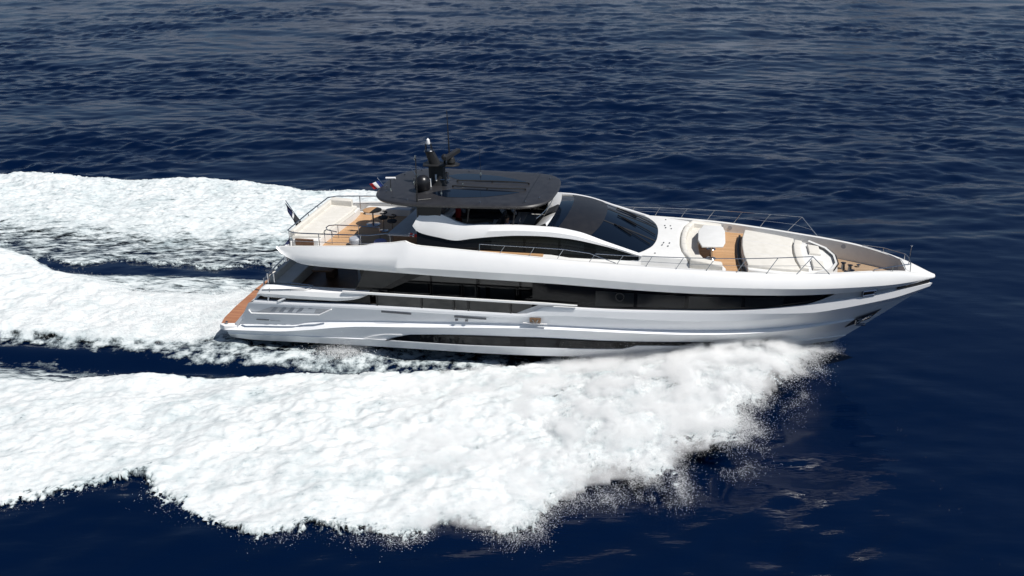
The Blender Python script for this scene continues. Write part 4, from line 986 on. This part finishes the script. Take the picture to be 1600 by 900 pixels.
# foam outlines on the water, in metres
NEAR = [(-34, -21), (-22, -19), (-13, -17.3), (-5.9, -16.3), (-4.7, -16.0), (-3.9, -15.7), (-3.2, -15.5), (-2.6, -15.2), (-1.7, -15.0), (-.7, -14.5), (-.2, -14.6), (.2, -15.3), (.7, -15.5), (1.3, -15.6), (1.9, -16.3), (2.6, -17.3), (3.4, -17.4), (4.4, -17.7), (5.4, -17.5), (6.3, -17.5), (7.7, -17.7), (8.8, -17.6), (9.7, -17.8), (10.7, -17.3), (11.8, -17.3), (12.6, -17.7), (13.7, -17.4), (14.2, -16.6), (14.8, -15.7), (15.4, -15.6), (16.2, -15.2), (16.7, -15.0), (17.0, -14.3), (17.6, -14.7), (18.0, -15.3), (18.8, -15.5), (19.0, -14.5), (18.9, -13.4), (18.8, -13.3), (19.5, -13.3), (20.1, -13.6), (20.9, -13.9), (21.4, -13.3), (21.6, -12.1), (21.8, -11.4), (22.3, -10.8), (22.9, -10.9), (23.6, -9.9), (24.5, -8.5), (25.8, -6.6), (26.8, -5.1), (27.4, -3.9), (23.5, -4.6), (21.3, -5.0), (18.9, -5.2), (16.0, -5.4), (14.3, -5.7), (12.8, -6.2), (10.3, -6.5), (7.5, -6.7), (4.7, -6.6), (1.9, -6.8), (-.8, -7.0), (-3.6, -6.9), (-6.2, -7.2), (-9.1, -6.9), (-14, -6.9), (-34, -8)]
WISP = [(-34, -3), (-12.3, -4.1), (-10.2, -4.8), (-8.0, -5.1), (-5.4, -6.1), (-3.3, -6.4), (-1.2, -6.6), (1.5, -6.2), (4.5, -6.3), (4.5, -7), (-4.5, -8.1), (-14, -8.3), (-34, -9)]
SIDE = [(14.0, -5.2), (12.8, -5.75), (10.2, -6.0), (7.4, -6.0), (4.0, -5.9), (1.6, -5.3), (-1.4, -5.0), (-5.2, -4.1), (-8.1, -3.6), (-12.7, -3.3), (-34, -3), (-34, -.5), (-5.8, -.9), (-.9, -2.0), (1.5, -2.2), (7.7, -3.2), (10.1, -3.6), (13.2, -4.4)]
WAKE = [(-.3, -2.4), (-2.0, -3.1), (-5.0, -3.2), (-8.1, -2.9), (-11.3, -2.5), (-14, -2.4), (-34, -2), (-34, 13), (-19.2, 9.4), (-16.7, 8.9), (-14.7, 7.8), (-12.3, 5.6), (-10.1, 4.4), (-7.1, 3.0), (-5.3, 2.4), (-2.6, 2.6), (-.3, 3.5), (.9, 1.5)]
MID = [(-34, 12), (-16, 7.5), (-13.3, 6.0), (-12.4, 5.7), (-9.8, 5.4), (-6.3, 5.2), (-3.4, 5.0), (-.2, 4.8), (2.6, 3.7), (.6, 1.7), (-2.5, 1.9), (-5.1, 1.8), (-7.8, 2.3), (-10.4, 3.6), (-18, 7), (-34, 10)]
FAR = [(-45, 27), (-34, 25), (-24.4, 24.1), (-20.8, 24.4), (-18.0, 23.2), (-14.5, 22.6), (-10.1, 23.2), (-5.3, 22.6), (-3.1, 21.2), (-1.2, 20.4), (2.4, 20.2), (6.0, 19.6), (8.7, 18.3), (11, 15.5), (14.5, 12), (18.5, 8.5), (22.5, 5), (25, 1.5), (26, -2), (20, -1), (14, 2), (9.1, 6), (4.2, 8.0), (0, 6.8), (-.6, 6.5), (-2.1, 6.8), (-3.8, 6.3), (-6.9, 7.0), (-8.9, 7.5), (-11.2, 6.9), (-12.8, 7.3), (-15.3, 8.1), (-18.7, 8.6), (-34, 12), (-45, 13)]
STREAK = [(-45, 20), (-22, 14.3), (-19.3, 13.7), (-10.3, 11.2), (-1.5, 10.1), (3.7, 11.2), (4.2, 8.0), (-.6, 6.2), (-3.8, 6.0), (-8.9, 7.2), (-12.7, 6.7), (-18.1, 6.7), (-45, 10)]
def raster(poly, X, Yy):
    ins = np.zeros(X.shape, bool); P = poly
    for (x0, y0), (x1, y1) in zip(P, P[1:]+P[:1]):
        if y0 == y1: continue
        c = ((Yy >= min(y0, y1)) & (Yy < max(y0, y1))) & (X < (x1-x0)*(Yy-y0)/(y1-y0)+x0)
        ins ^= c
    return ins.astype(np.float32)
def blur(a, sig):
    n, k = a.shape; p = int(3*sig)+1
    b = np.pad(a, p, mode='edge')
    fx = np.fft.fftfreq(b.shape[0])[:, None]; fy = np.fft.rfftfreq(b.shape[1])[None]
    return np.fft.irfft2(np.fft.rfft2(b)*np.exp(-2*(math.pi*sig)**2*(fx**2+fy**2)), s=b.shape)[p:p+n, p:p+k]
ST = .062
fx = np.arange(-34, 28.6, ST); fy = np.arange(-21, 25.6, ST)
FX, FY = np.meshgrid(fx, fy, indexing='ij')
N1 = uniformize(tile_noise(1024, 1.25, 1, 3)); N2 = uniformize(tile_noise(1024, .95, 2, 8)); N3 = uniformize(tile_noise(1024, 1.15, 3, 4, .28)); NB = tile_noise(1024, 1.5, 4, 2); NF = tile_noise(1024, 1.0, 9, 10)
na = .55*samp(N1, FX/17, FY/17)+.45*samp(N2, FX/11+.3, FY/11)
ns = .6*samp(N3, (FX*.97+FY*.24)/19, (FY*.97-FX*.24)/19)+.4*samp(N2, FX/9+.1, FY/9+.7)
def rank01(f):
    s = np.sort(f.ravel()[::37]); return np.interp(f, s, np.linspace(0, 1, len(s)))
na = rank01(na); ns = rank01(ns)
rN = raster(NEAR, FX, FY); rW = raster(WISP, FX, FY); rS = raster(SIDE, FX, FY); rK = raster(WAKE, FX, FY); rM = raster(MID, FX, FY); rF = raster(FAR, FX, FY); rT = raster(STREAK, FX, FY)
px = 1/ST
bN = blur(rN, .28*px); bNw = blur(rN, 1.0*px); bK = blur(rK, .55*px); bF = blur(rF, .30*px); bFw = blur(rF, 1.1*px); bT = blur(rT, .9*px); bS = blur(rS, .22*px); bM = blur(rM, .3*px); bW = blur(rW, .6*px)
streak = 1-np.clip(bT, 0, 1)*.46
nz = np.clip(.75*samp(NB, FX/8.3, FY/8.3)+.7*samp(NF, FX/7.7, FY/7.7), -2.2, 2.2)
bNm = blur(rN, .45*px); bFm = blur(rF, .5*px)
spr = np.clip((FX-12)/6, 0, 1)
cN = np.clip((bNm-.5+(.16+.06*spr)*nz)*2.6+.55, 0, 1.25)*np.clip(bNm*6, 0, 1)
cF = np.clip((bFm-.5+.15*nz)*2.2+.5, 0, .98)*streak*np.clip(bFm*6, 0, 1)
cK = np.clip(bK*1.9-.35, 0, 1.25)
cov = np.maximum.reduce([cN, cF, cK, bS*.60, bM*.72, bW*.68])
# heights
CP = np.array([(-34, -20, .15), (-20, -18, .15), (-5.9, -16.3, .12), (2, -16.3, .15), (8, -17.6, .15), (13, -17.5, .2), (14.2, -16.6, .25), (17, -14.4, .5), (19, -14.8, .6), (18.9, -13.3, 1.0), (21, -13.4, 1.15), (21.8, -11.8, 1.3), (23.2, -11.2, 1.3), (25.2, -8.8, 1.1), (26.6, -5.2, 1.0), (27.2, -3.9, .9), (25.2, -5.5, 1.35), (23.6, -6.0, 1.45), (22, -6.4, 1.35), (19.5, -6.6, 1.05), (17.5, -6.4, .85), (15.8, -6.2, .55), (14.4, -6, .35), (12.8, -6.4, .35), (10, -6.7, .42), (7, -6.9, .4), (2, -7, .3), (-10, -7, .2), (-30, -9, .2), (15, -9, .9), (18, -9, 1.5), (21, -9, 1.9), (23.5, -8, 1.8), (10, -10, .75), (5, -11, .6), (0, -11, .45), (-8, -11, .3), (-25, -14, .2), (12, -14, .5), (6, -15, .32), (17, -12, 1.1)])
cxs = np.arange(-34, 29.5, 1.); cys = np.arange(-21, 26.5, 1.)
CX, CY = np.meshgrid(cxs, cys, indexing='ij')
w_ = 1/((CX[..., None]-CP[:, 0])**2+(CY[..., None]-CP[:, 1])**2+.6)**1.6
HC = (w_*CP[:, 2]).sum(-1)/w_.sum(-1)
def coarse(T):
    i = np.clip((FX+34), 0, len(cxs)-1.01); j = np.clip((FY+21), 0, len(cys)-1.01)
    a = i.astype(int); b = j.astype(int); u = i-a; v = j-b
    return T[a, b]*(1-u)*(1-v)+T[a+1, b]*u*(1-v)+T[a, b+1]*(1-u)*v+T[a+1, b+1]*u*v
hN = coarse(HC)*(np.clip(bN*1.4, 0, 1)*(1-spr)+spr*np.clip(bNw*6, 0, 1))
hF = .75*np.clip(bFw*1.1, 0, 1)*(.55+.45*np.clip((FY-8)/12, 0, 1))*(1-.5*bT)
hK = .38*bK*np.clip(.5+(-FX)/10, .25, 1.6)
hS = .13*bS; hM = .1*bM
H0 = np.maximum.reduce([hN, hF, hK, hS, hM])
lump = (samp(NB, FX/11., FY/11.)*.11+samp(NF, FX/8., FY/8.)*.015+samp(NF, FX/3.+.4, FY/3.)*.005)
lumpS = (samp(NB, (FX*.97+FY*.24)/14., (FY*.97-FX*.24)/7.)*.07+samp(NF, (FX*.97+FY*.24)/7., (FY*.97-FX*.24)/3.4)*.03)
SWX = FX*.97+FY*.24; SWY = FY*.97-FX*.24
lump = blur(.5*lump + samp(NB, SWX/19., SWY/9.5)*.075 + samp(NF, SWX/9., SWY/4.2)*.016, .95)
lumpS = blur(lumpS, .8)
isfar = np.clip((bF-.3)*3, 0, 1)
amp = np.clip(.35+H0*1.1, .2, 1.9)*(1-.45*spr)
FZ = sea_z(FX, FY)*(1-np.clip(bN, 0, 1)*.6)+.015+H0+(lump*(1-isfar)+lumpS*isfar)*amp
which = np.argmax(np.stack([cN+bW*.3, cF, np.maximum.reduce([cK, bS*.60, bM*.72])]), 0)
SZ = sea_z(FX, FY)
rise = np.maximum(np.clip((cov-.25)*2.2, 0, 1), spr*(which == 0))
FZ = SZ + .012 + (FZ-SZ-.012)*rise
kq = (cov[:-1, :-1] > .09) & (cov[1:, :-1] > .09) & (cov[:-1, 1:] > .09) & (cov[1:, 1:] > .09)
m = mat('foam', (.86, .88, .89), .9)
n_, l_, b_ = nodes(m)
b_.inputs['Specular IOR Level'].default_value = .1
def math_(op, *a):
    k = n_.new('ShaderNodeMath'); k.operation = op
    for i_, v in enumerate(a):
        if isinstance(v, (int, float)): k.inputs[i_].default_value = v
        else: l_.new(v, k.inputs[i_])
    return k.outputs[0]
an = n_.new('ShaderNodeAttribute'); an.attribute_name = 'cov'
af = n_.new('ShaderNodeAttribute'); af.attribute_name = 'streaky'
ta = noise(m, 1.5, 9, .68).outputs[0]; tb_ = noise(m, 2.4, 9, .72, stretch=(.42, 1.5, .6))
l_.new(tb_.inputs['Vector'].links[0].from_socket, tb_.inputs['Vector'])
tb_.inputs['Vector'].links[0].from_node.inputs['Rotation'].default_value = (0, 0, R(-14))
mxn = n_.new('ShaderNodeMix'); l_.new(af.outputs['Fac'], mxn.inputs[0]); l_.new(ta, mxn.inputs[2]); l_.new(tb_.outputs[0], mxn.inputs[3])
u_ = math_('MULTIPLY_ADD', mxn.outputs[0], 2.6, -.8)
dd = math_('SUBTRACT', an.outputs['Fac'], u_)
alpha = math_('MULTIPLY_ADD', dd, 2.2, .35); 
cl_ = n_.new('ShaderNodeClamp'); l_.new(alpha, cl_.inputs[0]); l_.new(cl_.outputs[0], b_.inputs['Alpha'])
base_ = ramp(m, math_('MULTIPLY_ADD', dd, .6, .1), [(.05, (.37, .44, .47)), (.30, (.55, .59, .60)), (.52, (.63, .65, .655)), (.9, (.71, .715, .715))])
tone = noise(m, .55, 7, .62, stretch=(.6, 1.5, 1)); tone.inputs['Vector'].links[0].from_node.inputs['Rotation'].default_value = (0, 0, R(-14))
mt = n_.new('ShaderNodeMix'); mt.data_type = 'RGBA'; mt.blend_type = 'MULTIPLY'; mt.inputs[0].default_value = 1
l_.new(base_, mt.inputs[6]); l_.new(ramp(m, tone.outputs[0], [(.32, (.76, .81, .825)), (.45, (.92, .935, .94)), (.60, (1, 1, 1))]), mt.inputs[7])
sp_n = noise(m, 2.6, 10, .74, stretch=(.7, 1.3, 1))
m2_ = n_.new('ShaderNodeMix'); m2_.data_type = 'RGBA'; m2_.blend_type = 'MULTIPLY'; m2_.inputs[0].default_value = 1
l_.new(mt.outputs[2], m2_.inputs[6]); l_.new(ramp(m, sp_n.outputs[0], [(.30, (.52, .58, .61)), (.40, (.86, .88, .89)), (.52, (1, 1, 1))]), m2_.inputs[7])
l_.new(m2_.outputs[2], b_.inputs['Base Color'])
tc_ = noise(m, 5, 9, .72); bump(m, tc_.outputs[0], .55, .05)
def sub(name, mask):
    k = kq & mask[:-1, :-1]
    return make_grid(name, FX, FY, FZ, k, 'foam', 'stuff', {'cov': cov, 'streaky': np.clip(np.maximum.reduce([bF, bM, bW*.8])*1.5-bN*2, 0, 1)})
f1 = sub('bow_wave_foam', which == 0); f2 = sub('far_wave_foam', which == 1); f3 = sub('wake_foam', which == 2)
tag(f1, 'broad white foam and spray of the bow wave thrown off the near side of the hull', 'foam')
tag(f2, 'white streaked foam of the bow wave beyond the yacht', 'foam')
tag(f3, 'churned white wake trailing straight behind the stern platform', 'foam')

# spray droplets thrown off the bow wave
def droplets(P, rad, name, label):
    n = len(P); b = np.array([(1, 1, 1), (1, -1, -1), (-1, 1, -1), (-1, -1, 1)], float)*.8
    a = rng.uniform(0, 6.28, n); ca, sa = np.cos(a), np.sin(a)
    B = np.repeat(b[None], n, 0)*rad[:, None, None]
    Bx = B[..., 0]*ca[:, None]-B[..., 2]*sa[:, None]; Bz = B[..., 0]*sa[:, None]+B[..., 2]*ca[:, None]
    co = np.stack([Bx, B[..., 1], Bz], -1)+P[:, None]
    t = np.array([(0, 1, 2), (0, 3, 1), (0, 2, 3), (1, 3, 2)])
    f = (t[None]+4*np.arange(n)[:, None, None]).reshape(-1)
    me = bpy.data.meshes.new(name); me.vertices.add(4*n); me.vertices.foreach_set('co', co.astype(np.float32).ravel())
    me.loops.add(len(f)); me.loops.foreach_set('vertex_index', f.astype(np.int32))
    me.polygons.add(4*n); me.polygons.foreach_set('loop_start', np.arange(0, len(f), 3, dtype=np.int32))
    me.polygons.foreach_set('use_smooth', np.ones(4*n, bool))
    me.update(); me.materials.append(M['foam_drop']); o = bpy.data.objects.new(name, me); COL.objects.link(o)
    tag(o, label, 'spray', kind='stuff'); return o
mat('foam_drop', (.84, .85, .86), .8)
def pick(wgt, n):
    c = np.cumsum(wgt.ravel()); i = np.searchsorted(c, rng.random(n)*c[-1]); i = np.minimum(i, wgt.size-1)
    return np.unravel_index(i, wgt.shape)
gx, gy = np.gradient(blur(np.clip(cN, 0, 1), .12*px)); gm = np.hypot(gx, gy)
gw = blur(rN, .9*px); ox, oy = np.gradient(gw); on = np.hypot(ox, oy)+1e-9
P_all = []; R_all = []
def emit(wgt, n, out, up, r0, r1):
    i, j = pick(wgt, n)
    d = np.minimum(rng.exponential(out, n), out*4)
    x = FX[i, j]-ox[i, j]/on[i, j]*d+rng.normal(0, .05, n); y = FY[i, j]-oy[i, j]/on[i, j]*d+rng.normal(0, .05, n)
    z = FZ[i, j]+rng.exponential(up, n)-d*.25*rng.random(n)
    P_all.append(np.stack([x, y, np.maximum(z, .02)], 1)); R_all.append(r0+(r1-r0)*rng.random(n)**2.5)
outer = np.where((FY < -7.2) | (FX > 24.5), 1, 0)*(nz*.5+1.2).clip(.05, 3)**2
emit(gm*outer*np.clip((FX-4)/9, .06, 1), 45000, .10, .05, .003, .013)
emit(gm*outer*np.clip((FX-13)/4, 0, 1), 70000, .17, .09, .003, .012)
emit(np.clip((FX-13)/3, 0, 1)*np.clip(hN-.4, 0, 1)*(cov > .6), 60000, .02, .07, .006, .016)
hullside = np.exp(-((FY-(-6.4+.19*np.clip(FX-18, 0, 20)))/.6)**2)*np.clip((FX-15)/3, 0, 1)*(FX < 27.2)
emit(hullside*(cov > .4), 120000, .02, .17, .004, .012)
emit(np.exp(-((FX-5.4)/.9)**2-((FY+4.6)/.35)**2), 6000, .02, .14, .006, .018)
emit(cK*np.clip((FX+12)/12, 0, 1), 30000, .02, .08, .006, .016)
droplets(np.concatenate(P_all), np.concatenate(R_all), 'spray', 'fine white spray droplets flying off the crest and edges of the near bow wave')

# thin drifting mist over the bow wave
q = 5
qx, qy = FX[::q, ::q], FY[::q, ::q]; qz = blur(np.maximum(FZ, SZ*.4+.02+coarse(HC)), .2*px)[::q, ::q]; qm = np.clip(np.clip((FX-7)/9, 0, 1)*np.clip(bNw*2.2-.8, 0, 1), 0, 1)[::q, ::q]
th_ = qm*(.22+.30*np.clip((qx-18)/6, 0, 1))
kk = (qm > .04); kk = kk[:-1, :-1] & kk[1:, :-1] & kk[:-1, 1:] & kk[1:, 1:]
g = G(); nI, nJ = qx.shape
ids = {}
def vid(i, j, t):
    if (i, j, t) not in ids:
        ids[(i, j, t)] = len(g.v); g.v.append((qx[i, j], qy[i, j], float(qz[i, j]+(th_[i, j] if t else -.12)))) 
    return ids[(i, j, t)]
for i in range(nI-1):
    for j in range(nJ-1):
        if not kk[i, j]: continue
        c4 = [(i, j), (i+1, j), (i+1, j+1), (i, j+1)]
        g.f.append(tuple(vid(*c, 1) for c in c4)); g.f.append(tuple(vid(*c, 0) for c in c4[::-1]))
        for a, (di, dj) in enumerate(((0, -1), (1, 0), (0, 1), (-1, 0))):
            u, v = i+di, j+dj
            if not (0 <= u < nI-1 and 0 <= v < nJ-1 and kk[u, v]):
                p, r_ = c4[a], c4[(a+1) % 4]
                g.f.append((vid(*p, 0), vid(*r_, 0), vid(*r_, 1), vid(*p, 1)))
m = bpy.data.materials.new('mist'); m.use_nodes = True; M['mist'] = m
n_ = m.node_tree.nodes; l_ = m.node_tree.links; n_.remove(n_['Principled BSDF'])
pv = n_.new('ShaderNodeVolumePrincipled'); pv.inputs['Color'].default_value = (.99, .99, .99, 1); pv.inputs['Anisotropy'].default_value = .0
tcn = n_.new('ShaderNodeTexCoord'); tn_ = n_.new('ShaderNodeTexNoise'); tn_.inputs['Scale'].default_value = .9; tn_.inputs['Detail'].default_value = 5; tn_.inputs['Roughness'].default_value = .6
l_.new(tcn.outputs['Object'], tn_.inputs['Vector'])
mr = n_.new('ShaderNodeMapRange'); mr.inputs['From Min'].default_value = .42; mr.inputs['From Max'].default_value = .7; mr.inputs['To Min'].default_value = 0; mr.inputs['To Max'].default_value = 6.5
l_.new(tn_.outputs[0], mr.inputs['Value']); l_.new(mr.outputs[0], pv.inputs['Density']); l_.new(pv.outputs[0], n_['Material Output'].inputs['Volume'])
mi_ = g.build('spray_mist', 'mist'); tag(mi_, 'thin pale mist hanging over the spray at the near bow', 'mist', kind='stuff')

# ------------------------------------------------------------------ the coast across the bay (seen only mirrored in the waves)
hx = np.linspace(-3600, 3800, 150); hy = np.linspace(1900, 3600, 40)
HX, HY = np.meshgrid(hx, hy, indexing='ij'); HN = tile_noise(512, 1.4, 21, 2)
HZ = np.clip((HY-1880)/700, 0, 1)**.8*(330+90*samp(HN, HX/3900, HY/3900)) + 45*samp(HN, HX/1300+.2, HY/1300)*np.clip((HY-1900)/300, 0, 1) - 3
vary(mat('limestone_scrub', (.2, .18, .15), .9), .006, (.085, .11, .15), (.17, .20, .25))
make_grid('hills', HX, HY, HZ, None, 'limestone_scrub', 'structure')
